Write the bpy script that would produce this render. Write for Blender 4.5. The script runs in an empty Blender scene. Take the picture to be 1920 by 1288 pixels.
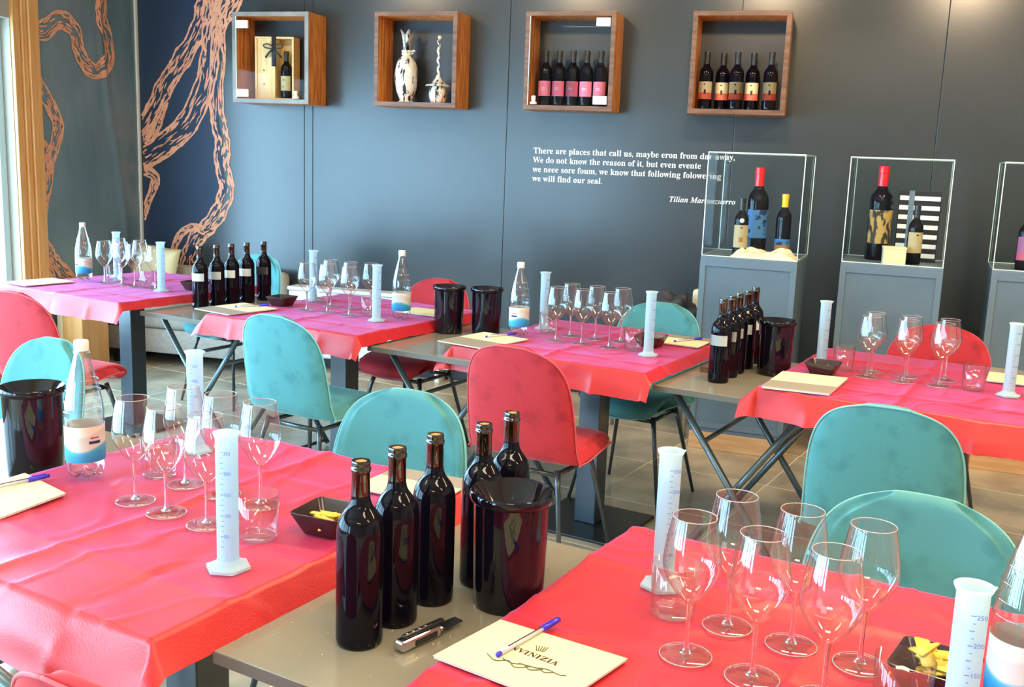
import bpy, bmesh, math, random
from mathutils import Vector, Matrix, noise

random.seed(7)
S = bpy.context.scene
COL = S.collection
PI = math.pi
R = math.radians

# ------------------------------------------------------------------ camera
cam_d = bpy.data.cameras.new('camera')
cam = bpy.data.objects.new('camera', cam_d)
COL.objects.link(cam)
cam_d.sensor_width = 36.0
cam_d.lens = 1925.87 / 1920 * 36.0
cam_d.clip_start = 0.02
yaw, pitch, roll = R(15.655), R(10.31), R(2.102)
Zv = Vector((0, 0, 1))
F0 = Vector((-math.sin(yaw), math.cos(yaw), 0))
R0 = Vector((math.cos(yaw), math.sin(yaw), 0))
Fv = F0 * math.cos(pitch) - Zv * math.sin(pitch)
Uv = F0 * math.sin(pitch) + Zv * math.cos(pitch)
Rr = R0 * math.cos(roll) + Uv * math.sin(roll)
Ur = Uv * math.cos(roll) - R0 * math.sin(roll)
M = Matrix.Identity(4)
for i in range(3):
    M[i][0], M[i][1], M[i][2] = Rr[i], Ur[i], -Fv[i]
M[2][3] = 1.502
cam.matrix_world = M
S.camera = cam

# ------------------------------------------------------------------ light
S.view_settings.view_transform = 'Standard'
S.view_settings.look = 'None'
S.view_settings.gamma = 1
S.view_settings.use_curve_mapping = False
S.view_settings.exposure = -0.30
S.cycles.use_denoising = True
S.cycles.max_bounces = 10
S.cycles.transparent_max_bounces = 24
S.cycles.transmission_bounces = 10
S.cycles.glossy_bounces = 5
S.cycles.diffuse_bounces = 4
S.cycles.caustics_refractive = False
S.cycles.caustics_reflective = False
S.cycles.sample_clamp_indirect = 6

world = bpy.data.worlds.new('sky')
S.world = world
world.use_nodes = True
bg = world.node_tree.nodes['Background']
bg.inputs[0].default_value = (0.42, 0.73, 1.0, 1)
bg.inputs[1].default_value = 24.0

XL, XR, YB, YF, ZC = -4.626, 3.6, 6.45, -3.6, 3.05    # room: left, right, back wall, wall behind the camera, ceiling


def portal(loc, rot, sx, sy):
    d = bpy.data.lights.new('window_portal', 'AREA')
    d.shape = 'RECTANGLE'
    d.size, d.size_y = sx, sy
    d.cycles.is_portal = True
    o = bpy.data.objects.new('window_portal', d)
    o.location, o.rotation_euler = loc, rot
    COL.objects.link(o)


WIN_L = [(3.86, 5.24), (2.38, 3.78), (0.90, 2.30), (-.58, .82), (-2.06, -.66), (-3.5, -2.14)]     # openings of the left wall, along Y
WIN_F = [(-4.3, -3.2)]                                         # openings behind the camera, along X
WZ0, WZ1 = 0.30, 2.20
for a, b in WIN_L:
    portal((XL - .14, (a + b) / 2, (WZ0 + WZ1) / 2), (0, -PI / 2, 0), WZ1 - WZ0, b - a)
for a, b in WIN_F:
    portal(((a + b) / 2, YF - .02, (WZ0 + WZ1) / 2), (PI / 2, 0, 0), b - a, WZ1 - WZ0)


def spot(loc, target, power, color, ang, blend=.6, size=.05):
    d = bpy.data.lights.new('spot', 'SPOT')
    d.energy, d.color, d.spot_size, d.spot_blend, d.shadow_soft_size = power, color, ang, blend, size
    o = bpy.data.objects.new('ceiling_spot_light', d)
    o.location = loc
    o.rotation_euler = (Vector(target) - Vector(loc)).to_track_quat('-Z', 'Y').to_euler()
    COL.objects.link(o)


def area(loc, sx, sy, power, color):
    d = bpy.data.lights.new('panel', 'AREA')
    d.shape = 'RECTANGLE'
    d.size, d.size_y, d.energy, d.color = sx, sy, power, color
    o = bpy.data.objects.new('fill_panel_light', d)
    o.location = loc
    COL.objects.link(o)


WARM = (1.0, .74, .46)
SPOTS = [(-3.3, 4.3), (-1.9, 4.3), (-.4, 4.3), (1.0, 4.3), (2.4, 4.3)]
for x, y in SPOTS:
    spot((x, y, ZC - .10), (x - .1, YB, 1.75), (75, 105, 150, 185, 190)[SPOTS.index((x, y))], WARM, R(100), .9, .10)
FILL_PANELS = [(-2.2, 3.2), (0.3, 3.2), (2.4, 3.2), (-2.2, .6), (0.3, .6), (2.4, .6), (0.3, -1.8)]  # unseen ceiling panels, added for general warm fill
for x, y in FILL_PANELS:
    area((x, y, ZC - .065), 1.3, .28, (76 if y > 2 else 50) if x > -1 else 26, (1.0, .78, .50))


# ------------------------------------------------------------------ materials
def hexc(r, g, b):
    f = lambda c: ((c / 255 + .055) / 1.055) ** 2.4 if c > 10 else c / 255 / 12.92
    return (f(r), f(g), f(b), 1)


def mat(name, col, rough=.5, metal=0, spec=.5, coat=0, coat_r=.05, trans=0, ior=1.5, sheen=0, sheen_col=None,
        noise_scale=None, col2=None, detail=3, stretch=None, bump=0, bump_scale=40, emis=None, emis_s=0, alpha=None, lo=.4, hi=.6):
    m = bpy.data.materials.new(name)
    m.use_nodes = True
    nt = m.node_tree
    N, L = nt.nodes, nt.links
    p = N['Principled BSDF']
    c = col if len(col) == 4 else (*col, 1)
    p.inputs['Base Color'].default_value = c
    p.inputs['Roughness'].default_value = rough
    p.inputs['Metallic'].default_value = metal
    p.inputs['Specular IOR Level'].default_value = spec
    p.inputs['IOR'].default_value = ior
    p.inputs['Coat Weight'].default_value = coat
    p.inputs['Coat Roughness'].default_value = coat_r
    p.inputs['Transmission Weight'].default_value = trans
    p.inputs['Sheen Weight'].default_value = sheen
    if sheen_col:
        p.inputs['Sheen Tint'].default_value = (*sheen_col, 1)
        p.inputs['Sheen Roughness'].default_value = .35
    if emis:
        p.inputs['Emission Color'].default_value = (*emis, 1)
        p.inputs['Emission Strength'].default_value = emis_s
    if noise_scale or bump:
        tc = N.new('ShaderNodeTexCoord')
        mp = N.new('ShaderNodeMapping')
        L.new(tc.outputs['Object'], mp.inputs[0])
        if stretch:
            mp.inputs['Scale'].default_value = stretch
    if noise_scale:
        n = N.new('ShaderNodeTexNoise')
        n.inputs['Scale'].default_value = noise_scale
        n.inputs['Detail'].default_value = detail
        L.new(mp.outputs[0], n.inputs[0])
        r = N.new('ShaderNodeValToRGB')
        r.color_ramp.elements[0].position, r.color_ramp.elements[1].position = lo, hi
        r.color_ramp.elements[0].color = c
        r.color_ramp.elements[1].color = col2 if len(col2) == 4 else (*col2, 1)
        L.new(n.outputs[0], r.inputs[0])
        L.new(r.outputs[0], p.inputs['Base Color'])
    if bump:
        n2 = N.new('ShaderNodeTexNoise')
        n2.inputs['Scale'].default_value = bump_scale
        n2.inputs['Detail'].default_value = 4
        L.new(mp.outputs[0], n2.inputs[0])
        b = N.new('ShaderNodeBump')
        b.inputs['Strength'].default_value = bump
        b.inputs['Distance'].default_value = .01
        L.new(n2.outputs[0], b.inputs['Height'])
        L.new(b.outputs[0], p.inputs['Normal'])
    return m


def thin_glass(name, tint=(.97, .985, .985), base=.05, edge=.85, power=3.0, rough=.01):
    m = bpy.data.materials.new(name)
    m.use_nodes = True
    nt = m.node_tree
    N, L = nt.nodes, nt.links
    N.remove(N['Principled BSDF'])
    out = N['Material Output']
    lw = N.new('ShaderNodeLayerWeight')
    lw.inputs[0].default_value = .5
    pw = N.new('ShaderNodeMath'); pw.operation = 'POWER'; pw.inputs[1].default_value = power
    L.new(lw.outputs['Facing'], pw.inputs[0])
    ma = N.new('ShaderNodeMath'); ma.operation = 'MULTIPLY_ADD'
    ma.inputs[1].default_value, ma.inputs[2].default_value = edge, base
    L.new(pw.outputs[0], ma.inputs[0])
    t = N.new('ShaderNodeBsdfTransparent'); t.inputs[0].default_value = (*tint, 1)
    g = N.new('ShaderNodeBsdfGlossy'); g.inputs['Roughness'].default_value = rough
    mx = N.new('ShaderNodeMixShader')
    L.new(ma.outputs[0], mx.inputs[0]); L.new(t.outputs[0], mx.inputs[1]); L.new(g.outputs[0], mx.inputs[2])
    L.new(mx.outputs[0], out.inputs[0])
    return m


MT = {}
MT['wall'] = mat('slate_paint', (.032, .043, .050), rough=.26, spec=.62, noise_scale=1.3, col2=(.037, .048, .056), bump=.012, bump_scale=8)
MT['navy'] = mat('navy_print', (.016, .036, .085), rough=.55, noise_scale=2, col2=(.02, .042, .092))
MT['vine'] = mat('copper_print', (.80, .36, .22), rough=.6, noise_scale=20, col2=(.88, .43, .28))
MT['paper_wall'] = mat('rippled_wallpaper', (.13, .21, .26), rough=.28, spec=.7, noise_scale=3, col2=(.17, .26, .31), bump=.5, bump_scale=9, stretch=(1, 1, .5))
MT['white_edge'] = mat('white_paper_edge', (.85, .85, .8), rough=.6)
MT['grout'] = mat('pale_grout', (.85, .72, .50), rough=.8)
MT['tile'] = mat('brown_slate_tile', (.34, .285, .21), rough=.22, spec=.5, noise_scale=3.2, col2=(.68, .56, .39), detail=8, lo=.35, hi=.68, bump=.12, bump_scale=14)
MT['ceiling'] = mat('cream_ceiling', (.66, .60, .48), rough=.8)
MT['plain_wall'] = mat('warm_wall', (.42, .38, .32), rough=.8)
MT['frame_wood'] = mat('golden_window_wood', (.72, .33, .10), rough=.38, noise_scale=5, col2=(.82, .46, .18), stretch=(8, 8, .7), detail=5, lo=.3, hi=.7)
MT['alu'] = mat('pale_aluminium', (.55, .74, .80), rough=.4)
MT['box_wood'] = mat('larch_wood', (.55, .13, .020), rough=.42, noise_scale=6, col2=(1.0, .42, .09), stretch=(7, 7, .8), detail=6, lo=.35, hi=.65)
MT['box_edge'] = mat('walnut_edge', (.13, .055, .028), rough=.4, noise_scale=6, col2=(.22, .10, .055), stretch=(.8, 7, 7), detail=5)
MT['box_edge_grey'] = mat('greyed_edge', (.20, .18, .16), rough=.4, noise_scale=6, col2=(.29, .26, .23))
MT['slate_back'] = mat('dark_back_panel', (.02, .026, .036), rough=.35)
MT['bottle'] = mat('dark_bottle_glass', (.004, .003, .007), rough=.025, spec=.22)
MT['neck'] = mat('brown_bottle_neck', (.010, .005, .002), rough=.03, spec=.9, coat=.5)
MT['cork'] = mat('cork', (.72, .40, .13), rough=.8, noise_scale=60, col2=(.5, .25, .08))
MT['capsule'] = mat('dark_foil', (.02, .02, .022), rough=.3)
MT['label_white'] = mat('white_label', (.90, .95, .92), rough=.6)
MT['bucket'] = mat('black_glossy_plastic', (.005, .004, .009), rough=.05, spec=.5)
MT['bowl'] = mat('dark_brown_ceramic', (.030, .014, .020), rough=.25, spec=.6)
MT['cracker'] = mat('yellow_cracker', (.86, .58, .05), rough=.7, noise_scale=60, col2=(.95, .70, .14))
MT['cloth'] = mat('red_nonwoven_cloth', (.56, .010, .012), rough=.42, spec=.6, noise_scale=900, col2=(.60, .013, .016), bump=.10, bump_scale=260, sheen=.50, sheen_col=(.65, .40, 1.0))
MT['board'] = mat('taupe_laminate', (.235, .212, .16), rough=.12, spec=.55, noise_scale=3, col2=(.26, .235, .178))
MT['board_edge'] = mat('taupe_edge_band', (.15, .135, .11), rough=.4)
MT['steel'] = mat('dark_steel_tube', (.13, .18, .205), rough=.28, metal=.6, spec=.7)
MT['column'] = mat('black_blue_steel', (.030, .050, .070), rough=.27, spec=.8)
MT['plate'] = mat('black_base_plate', (.012, .015, .018), rough=.35)
MT['underside'] = mat('dark_tabletop', (.06, .055, .05), rough=.5)
MT['teal'] = mat('teal_velvet', (.085, .30, .32), rough=.75, spec=.3, noise_scale=11, col2=(.040, .17, .19), detail=8, lo=.50, hi=.76, sheen=.45, sheen_col=(.62, .95, .85), bump=.12, bump_scale=8)
MT['red'] = mat('red_velvet', (.52, .028, .040), rough=.75, spec=.3, noise_scale=11, col2=(.25, .008, .016), detail=8, lo=.50, hi=.76, sheen=.40, sheen_col=(1.0, .45, .45), bump=.12, bump_scale=8)
MT['teal_pipe'] = mat('pale_teal_piping', (.20, .50, .49), rough=.7, sheen=.4, sheen_col=(.8, 1, .9))
MT['red_pipe'] = mat('pink_red_piping', (.66, .07, .09), rough=.7, sheen=.4, sheen_col=(1, .7, .7))
MT['leg'] = mat('black_chair_leg', (.035, .048, .058), rough=.20, spec=.9, metal=.2)
MT['pedestal'] = mat('grey_blue_pedestal', (.125, .185, .240), rough=.40, noise_scale=3, col2=(.145, .21, .265))
MT['pedestal_in'] = mat('grey_blue_inset', (.105, .160, .212), rough=.45, noise_scale=4, col2=(.125, .185, .240))
MT['plinth'] = mat('beech_plinth', (.62, .33, .14), rough=.45, noise_scale=4, col2=(.74, .44, .21), stretch=(.8, .8, 9), detail=4)
MT['glass_edge'] = mat('bright_glass_edge', (.72, .90, .88), rough=.15, spec=.8)
MT['case_glass'] = thin_glass('case_glass', (.97, .985, .985), .005, .5, 4.0)
MT['glass'] = thin_glass('wine_glass_bowl', (.99, .995, .995), .085, .85, 2.6)
MT['foot'] = thin_glass('wine_glass_foot', (.99, .995, .995), .07, .6, 3.2, .05)
MT['tumbler'] = thin_glass('tumbler_glass', (.992, .995, .995), .05, .6, 3.0)
MT['rim'] = mat('glass_rim_painted_glint', (.86, .90, .90), rough=.08, spec=.9, trans=.55, ior=1.5)  # whitish colour paints the bright edge glint into the glass rims
MT['etch'] = thin_glass('etched_glass', (.92, .92, .93), .30, .3, 1.5, .6)
MT['solid_glass'] = mat('solid_glass', (1, 1, 1), rough=0, trans=1, ior=1.48)
MT['pet'] = thin_glass('pet_plastic', (.95, .97, .98), .09, .85, 1.8, .03)
MT['water'] = mat('water', (1, 1, 1), rough=0, trans=1, ior=1.05)
MT['white_cap'] = mat('white_plastic_cap', (.86, .88, .86), rough=.45)
MT['white_paint'] = mat('white_enamel', (.80, .84, .84), rough=.35)
MT['paper'] = mat('cream_paper', (.82, .76, .46), rough=.65, spec=.3)
MT['paper_white'] = mat('white_pages', (.76, .75, .68), rough=.7)
MT['paper_grey'] = mat('taupe_cover', (.33, .28, .22), rough=.55)
MT['ink'] = mat('brown_ink', (.06, .025, .015), rough=.6)
MT['ink_grey'] = mat('olive_grey_ink', (.13, .115, .06), rough=.6)
MT['pen_blue'] = mat('blue_pen_plastic', (.05, .03, .62), rough=.25)
MT['pen_clear'] = mat('clear_pen_barrel', (.62, .58, .66), rough=.15)
MT['chrome'] = mat('brushed_chrome', (.55, .53, .52), rough=.22, metal=1)
MT['black'] = mat('black_plastic', (.012, .012, .014), rough=.35)
MT['silver'] = mat('hammered_silver', (.92, .88, .78), rough=.16, metal=.25, bump=.5, bump_scale=25, noise_scale=34, col2=(.03, .028, .03), stretch=(1.3, 1.3, .28), lo=.54, hi=.60, detail=2)
MT['pine'] = mat('pale_pine', (.78, .50, .20), rough=.55, noise_scale=6, col2=(.86, .62, .30), stretch=(6, 6, .8))
MT['ribbon'] = mat('black_ribbon', (.03, .03, .035), rough=.5)
MT['sofa'] = mat('greige_sofa_fabric', (.40, .36, .31), rough=.85, noise_scale=30, col2=(.46, .41, .36), bump=.2, bump_scale=120)
MT['cushion'] = mat('cream_cushion', (.78, .70, .42), rough=.85, bump=.1, bump_scale=80)
MT['text'] = mat('white_lettering', (.92, .92, .90), rough=.6, emis=None)
MT['red_wax'] = mat('red_wax', (.75, .012, .02), rough=.25)
MT['yellow_wax'] = mat('yellow_wax', (.86, .58, .02), rough=.35)
MT['cream_label'] = mat('cream_label', (.95, .80, .46), rough=.6, noise_scale=60, col2=(.85, .55, .25), lo=.6, hi=.7)
MT['pink_label'] = mat('pink_label', (.95, .24, .38), rough=.6)
MT['lilac_label'] = mat('lilac_label', (.72, .28, .58), rough=.6)
MT['red_print'] = mat('red_label_print', (.92, .17, .10), rough=.6)
MT['orange_label'] = mat('orange_label', (.78, .36, .10), rough=.6)
MT['blue_label'] = mat('blue_label', (.14, .42, .88), rough=.6, noise_scale=30, col2=(.03, .09, .22), lo=.55, hi=.6)
MT['art_label'] = mat('collage_label', (.92, .66, .20), rough=.6, noise_scale=38, col2=(.10, .08, .08), lo=.50, hi=.56, detail=5, stretch=(1, 1, .4))
MT['cloth_cream'] = mat('cream_crumpled_cloth', (.86, .76, .50), rough=.8)
MT['dark_fabric'] = mat('dark_jacket', (.035, .033, .036), rough=.6, bump=.3, bump_scale=20)
MT['tick'] = mat('blue_graduation_ink', (.14, .22, .58), rough=.5)


def milky():
    m = bpy.data.materials.new('milky_polypropylene')
    m.use_nodes = True
    N, L = m.node_tree.nodes, m.node_tree.links
    p = N['Principled BSDF']
    p.inputs['Base Color'].default_value = (.74, .90, .97, 1)
    p.inputs['Roughness'].default_value = .35
    tl = N.new('ShaderNodeBsdfTranslucent'); tl.inputs[0].default_value = (.70, .92, 1, 1)
    tr = N.new('ShaderNodeBsdfTransparent')
    m1 = N.new('ShaderNodeMixShader'); m1.inputs[0].default_value = .5
    m2 = N.new('ShaderNodeMixShader'); m2.inputs[0].default_value = .28
    L.new(p.outputs[0], m1.inputs[1]); L.new(tl.outputs[0], m1.inputs[2])
    L.new(m1.outputs[0], m2.inputs[1]); L.new(tr.outputs[0], m2.inputs[2])
    L.new(m2.outputs[0], N['Material Output'].inputs[0])
    return m


MT['milky'] = milky()


def water_label():
    """white band above, a wavy blue band below, a small red arc and dark mark (printed pattern by height and angle)"""
    m = bpy.data.materials.new('water_label_print')
    m.use_nodes = True
    N, L = m.node_tree.nodes, m.node_tree.links
    p = N['Principled BSDF']; p.inputs['Roughness'].default_value = .4
    tc = N.new('ShaderNodeTexCoord'); sp = N.new('ShaderNodeSeparateXYZ')
    L.new(tc.outputs['Object'], sp.inputs[0])
    at = N.new('ShaderNodeMath'); at.operation = 'ARCTAN2'
    L.new(sp.outputs[1], at.inputs[0]); L.new(sp.outputs[0], at.inputs[1])
    mu = N.new('ShaderNodeMath'); mu.operation = 'MULTIPLY'; mu.inputs[1].default_value = 2.0
    L.new(at.outputs[0], mu.inputs[0])
    si = N.new('ShaderNodeMath'); si.operation = 'SINE'; L.new(mu.outputs[0], si.inputs[0])
    ma = N.new('ShaderNodeMath'); ma.operation = 'MULTIPLY_ADD'; ma.inputs[1].default_value = .008
    L.new(si.outputs[0], ma.inputs[0]); L.new(sp.outputs[2], ma.inputs[2])
    mr = N.new('ShaderNodeMapRange'); mr.inputs[1].default_value = .035; mr.inputs[2].default_value = .125
    L.new(ma.outputs[0], mr.inputs[0])
    r = N.new('ShaderNodeValToRGB'); r.color_ramp.interpolation = 'LINEAR'
    e = r.color_ramp.elements
    e[0].position = 0; e[0].color = (.02, .24, .62, 1)
    e[1].position = 1; e[1].color = (.82, .84, .80, 1)
    for pos, c in ((.30, (.03, .38, .72, 1)), (.38, (.08, .52, .78, 1)), (.44, (.72, .78, .76, 1)), (.74, (.66, .70, .68, 1)), (.80, (.86, .86, .80, 1))):
        x = e.new(pos); x.color = c
    L.new(mr.outputs[0], r.inputs[0]); L.new(r.outputs[0], p.inputs['Base Color'])
    return m


MT['water_label'] = water_label()


# ------------------------------------------------------------------ geometry helpers
def obj(name, bm, m, parent=None, loc=(0, 0, 0), rotz=0, smooth=True, auto=None):
    me = bpy.data.meshes.new(name)
    bm.normal_update()
    bm.to_mesh(me)
    bm.free()
    for k in (m if isinstance(m, (list, tuple)) else [m]):
        me.materials.append(MT[k] if isinstance(k, str) else k)
    if smooth:
        me.shade_smooth()
        if auto is not None:
            me.set_sharp_from_angle(angle=R(auto))
    o = bpy.data.objects.new(name, me)
    o.location = loc
    o.rotation_euler = (0, 0, rotz)
    COL.objects.link(o)
    if parent:
        o.parent = parent
    return o


def tag(o, label=None, cat=None, group=None, kind=None):
    if label: o['label'] = label
    if cat: o['category'] = cat
    if group: o['group'] = group
    if kind: o['kind'] = kind
    return o


def thing(name, label, cat, loc=(0, 0, 0), rotz=0, group=None):
    o = bpy.data.objects.new(name, None)
    o.empty_display_size = .05
    COL.objects.link(o)
    o.location = loc
    o.rotation_euler = (0, 0, rotz)
    return tag(o, label, cat, group)


def copy_tree(o, parent=None):
    c = o.copy()
    COL.objects.link(c)
    if parent: c.parent = parent
    for ch in list(o.children):
        copy_tree(ch, c)
    return c


def place(proto, used, loc, rotz, label, group=None):
    o = proto if not used[0] else copy_tree(proto)
    used[0] = True
    o.location, o.rotation_euler = loc, (0, 0, rotz)
    o['label'] = label
    if group: o['group'] = group
    return o


def box(bm, x0, x1, y0, y1, z0, z1, bevel=0, mi=0):
    r = bmesh.ops.create_cube(bm, size=1)
    v = r['verts']
    bmesh.ops.scale(bm, verts=v, vec=(x1 - x0, y1 - y0, z1 - z0))
    bmesh.ops.translate(bm, verts=v, vec=((x0 + x1) / 2, (y0 + y1) / 2, (z0 + z1) / 2))
    fs = list({f for q in v for f in q.link_faces})
    for f in fs: f.material_index = mi
    if bevel:
        es = list({e for q in v for e in q.link_edges})
        bmesh.ops.bevel(bm, geom=es, offset=bevel, segments=2, affect='EDGES', profile=.5)
    return bm


def bx(x0, x1, y0, y1, z0, z1, bevel=0):
    return box(bmesh.new(), x0, x1, y0, y1, z0, z1, bevel)


def lathe(prof, n=32, bm=None, close=False):
    """prof: list of (r, z) from bottom to top"""
    bm = bm or bmesh.new()
    rings = []
    for r, z in prof:
        if r < 1e-5:
            rings.append([bm.verts.new((0, 0, z))])
        else:
            rings.append([bm.verts.new((r * math.cos(2 * PI * i / n), r * math.sin(2 * PI * i / n), z)) for i in range(n)])
    for a, b in zip(rings, rings[1:]):
        if len(a) == 1 and len(b) == 1: continue
        for i in range(n):
            j = (i + 1) % n
            if len(a) == 1: bm.faces.new((a[0], b[j], b[i])) if False else bm.faces.new((b[i], b[j], a[0]))
            elif len(b) == 1: bm.faces.new((a[i], a[j], b[0]))
            else: bm.faces.new((a[i], a[j], b[j], b[i]))
    bmesh.ops.recalc_face_normals(bm, faces=bm.faces)
    return bm


def smoothprof(pts, sub=4):
    """Catmull-Rom through (r, z)"""
    out = []
    P = [pts[0]] + list(pts) + [pts[-1]]
    for i in range(1, len(P) - 2):
        p0, p1, p2, p3 = P[i - 1], P[i], P[i + 1], P[i + 2]
        for k in range(sub):
            t = k / sub
            out.append(tuple(.5 * ((2 * p1[d]) + (-p0[d] + p2[d]) * t + (2 * p0[d] - 5 * p1[d] + 4 * p2[d] - p3[d]) * t * t + (-p0[d] + 3 * p1[d] - 3 * p2[d] + p3[d]) * t ** 3) for d in (0, 1)))
    out.append(pts[-1])
    return [(max(0, a), b) for a, b in out]


def tube(bm, pts, r, n=8, caps=True, r2=None):
    pts = [Vector(p) for p in pts]
    rings = []
    up = Vector((0, 0, 1))
    T0 = (pts[1] - pts[0]).normalized()
    if abs(T0.dot(up)) > .95: up = Vector((1, 0, 0))
    nrm = T0.cross(up).normalized()
    for i, p in enumerate(pts):
        if i == 0: t = pts[1] - pts[0]
        elif i == len(pts) - 1: t = pts[-1] - pts[-2]
        else: t = (pts[i + 1] - pts[i]).normalized() + (pts[i] - pts[i - 1]).normalized()
        t.normalize()
        nrm = (nrm - t * nrm.dot(t)).normalized()
        b = t.cross(nrm)
        rr = r if r2 is None else r + (r2 - r) * i / (len(pts) - 1)
        rings.append([bm.verts.new(p + (nrm * math.cos(2 * PI * k / n) + b * math.sin(2 * PI * k / n)) * rr) for k in range(n)])
    for a, c in zip(rings, rings[1:]):
        for k in range(n):
            bm.faces.new((a[k], a[(k + 1) % n], c[(k + 1) % n], c[k]))
    if caps:
        bm.faces.new(rings[0][::-1]); bm.faces.new(rings[-1])
    return bm


def tb(pts, r, n=8, r2=None):
    return tube(bmesh.new(), pts, r, n, True, r2)


def prism(poly, z0, z1, bm=None):
    bm = bm or bmesh.new()
    a = [bm.verts.new((x, y, z0)) for x, y in poly]
    b = [bm.verts.new((x, y, z1)) for x, y in poly]
    bm.faces.new(b); bm.faces.new(a[::-1])
    n = len(poly)
    for i in range(n):
        bm.faces.new((a[i], a[(i + 1) % n], b[(i + 1) % n], b[i]))
    bmesh.ops.recalc_face_normals(bm, faces=bm.faces)
    return bm


# table grid of the room: E runs along the table rows, D across them
GA = R(75.405)
DX, DY = math.cos(GA), math.sin(GA)
EX, EY = math.sin(GA), -math.cos(GA)
GROT = GA - PI / 2          # rotation of a thing whose local +x is E and local +y is D


def ed(e, d, z=0):
    return Vector((EX * e + DX * d, EY * e + DY * d, z))


TZ, BZ = .765, .72          # table top, folding board top

# ================================================================== SETTING
# floor of 60 cm tiles
def struct(name, bm, m, parent=None, **k):
    o = obj(name, bm, m, parent, **k)
    if not parent: o['kind'] = 'structure'
    return o


floor = struct('floor', bx(XL - .3, XR + .3, YF - .3, YB + .3, -.06, -.0012), 'grout', smooth=False)
tb_ = bmesh.new()
box(tb_, -.2988, .2988, -.2988, .2988, -.012, 0, .001)
tile_me = None
rnd = random.Random(3)
FA = GROT - R(-.5)
e0, d0 = -1.915, 4.70
for i in range(-9, 9):
    for j in range(-12, 6):
        p = ed(e0 + (i + .5) * .606, d0 + (j + .5) * .606)
        if not (XL - .2 < p.x < 2.9 and -.6 < p.y < YB + .2): continue
        if p.y < 1.2 and p.x > 1.2: continue
        if tile_me is None:
            t = obj('tile', tb_, 'tile', floor, smooth=False)
            tile_me = t.data
        else:
            t = bpy.data.objects.new('tile', tile_me)
            COL.objects.link(t); t.parent = floor
        t.location = (p.x, p.y, rnd.uniform(-.0006, .0004))
        t.rotation_euler = (0, 0, FA + rnd.choice((0, PI / 2, PI, -PI / 2)))

ceil = struct('ceiling', bx(XL - .3, XR + .3, YF - .3, YB + .3, ZC, ZC + .1), 'ceiling', smooth=False)
for k in range(5):
    y = -2.6 + k * 2.0
    obj('beam', bx(XL, XR, y - .07, y + .07, ZC - .16, ZC + .01), 'frame_wood', ceil, smooth=False)

# back wall: base and painted panels with recessed joints
wb = struct('wall_back', bx(XL - .3, XR + .3, YB + .012, YB + .2, 0, ZC), 'slate_back', smooth=False)
SEAMS = [XL - .01, -3.325, -3.262, -1.895, -.467, .674, 1.95, 3.2, XR]
for a, b in zip(SEAMS, SEAMS[1:]):
    obj('panel', bx(a + .0012, b - .0012, YB, YB + .015, .005, ZC, .002), 'wall', wb, smooth=False)
struct('baseboard_back', bx(XL, XR, YB - .012, YB, 0, .07), 'slate_back', smooth=False)

# left wall with five windows
wl = bmesh.new()
ys = [YF] + [v for ab in sorted(WIN_L) for v in ab] + [YB]
for k in range(0, len(ys), 2):
    box(wl, XL - .12, XL, ys[k], ys[k + 1], 0, ZC)
for a, b in WIN_L:
    box(wl, XL - .12, XL, a, b, 0, WZ0)
    box(wl, XL - .12, XL, a, b, WZ1, ZC)
wall_left = struct('wall_left', wl, 'plain_wall', smooth=False)
# rippled wallpaper strip between last window and corner
bm = bmesh.new()
ny, nz = 40, 90
vs = [[None] * (nz + 1) for _ in range(ny + 1)]
for i in range(ny + 1):
    for j in range(nz + 1):
        y = 5.44 + (6.43 - 5.44) * i / ny
        z = .02 + (ZC - .04) * j / nz
        q = Vector((y * 2.2, z * .55, 3.1))
        off = .006 * noise.noise(q) + .010 * max(0, noise.noise(Vector((y * 9, z * 1.1, 9))) - .25) + .0025 * noise.noise(Vector((y * 14, z * 14, 1)))
        off += .011 * math.exp(-((y - (6.17 + .06 * math.sin(z * 2.1) - .07 * (z - 1.4))) / .022) ** 2)
        vs[i][j] = bm.verts.new((XL + .006 + off, y, z))
for i in range(ny):
    for j in range(nz):
        bm.faces.new((vs[i][j], vs[i + 1][j], vs[i + 1][j + 1], vs[i][j + 1]))
wp = obj('wallpaper', bm, 'paper_wall', wall_left)
obj('paper_edge', bx(XL + .002, XL + .018, 6.425, 6.447, .02, ZC - .02), 'white_edge', wall_left, smooth=False)

for k, (a, b) in enumerate(WIN_L):
    w = tag(bpy.data.objects.new('window_%d' % (k + 1), None), kind='structure')
    COL.objects.link(w)
    fr = bmesh.new()
    t = .055
    x0_, x1_ = XL - .115, XL - .065
    box(fr, x0_, x1_, a, a + t, WZ0, WZ1, .006); box(fr, x0_, x1_, b - t, b, WZ0, WZ1, .006)
    box(fr, x0_, x1_, a + t, b - t, WZ0, WZ0 + t, .006); box(fr, x0_, x1_, a + t, b - t, WZ1 - t, WZ1, .006)
    obj('frame', fr, 'alu', w, smooth=False)
    obj('pane', bx(XL - .093, XL - .087, a + t, b - t, WZ0 + t, WZ1 - t), 'case_glass', w, smooth=False)
# golden wood casing of the window next to the corner (moulded: three stepped boards)
trim = tag(bpy.data.objects.new('trim_1', None), kind='structure')
COL.objects.link(trim)
for y0, y1, x1 in ((5.245, 5.30, .022), (5.305, 5.345, .034), (5.35, 5.435, .046)):
    obj('board', bx(XL - .02, XL + x1, y0, y1, 0, ZC - .02, .004), 'frame_wood', trim, smooth=False)
obj('board', bx(XL - .02, XL + .05, 3.74, 3.84, 0, ZC - .02, .004), 'frame_wood', trim, smooth=False)
struct('trim_2', bx(XL - .16, XL + .06, 3.74, 5.30, WZ0 - .04, WZ0, .006), 'frame_wood', smooth=False)

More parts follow.
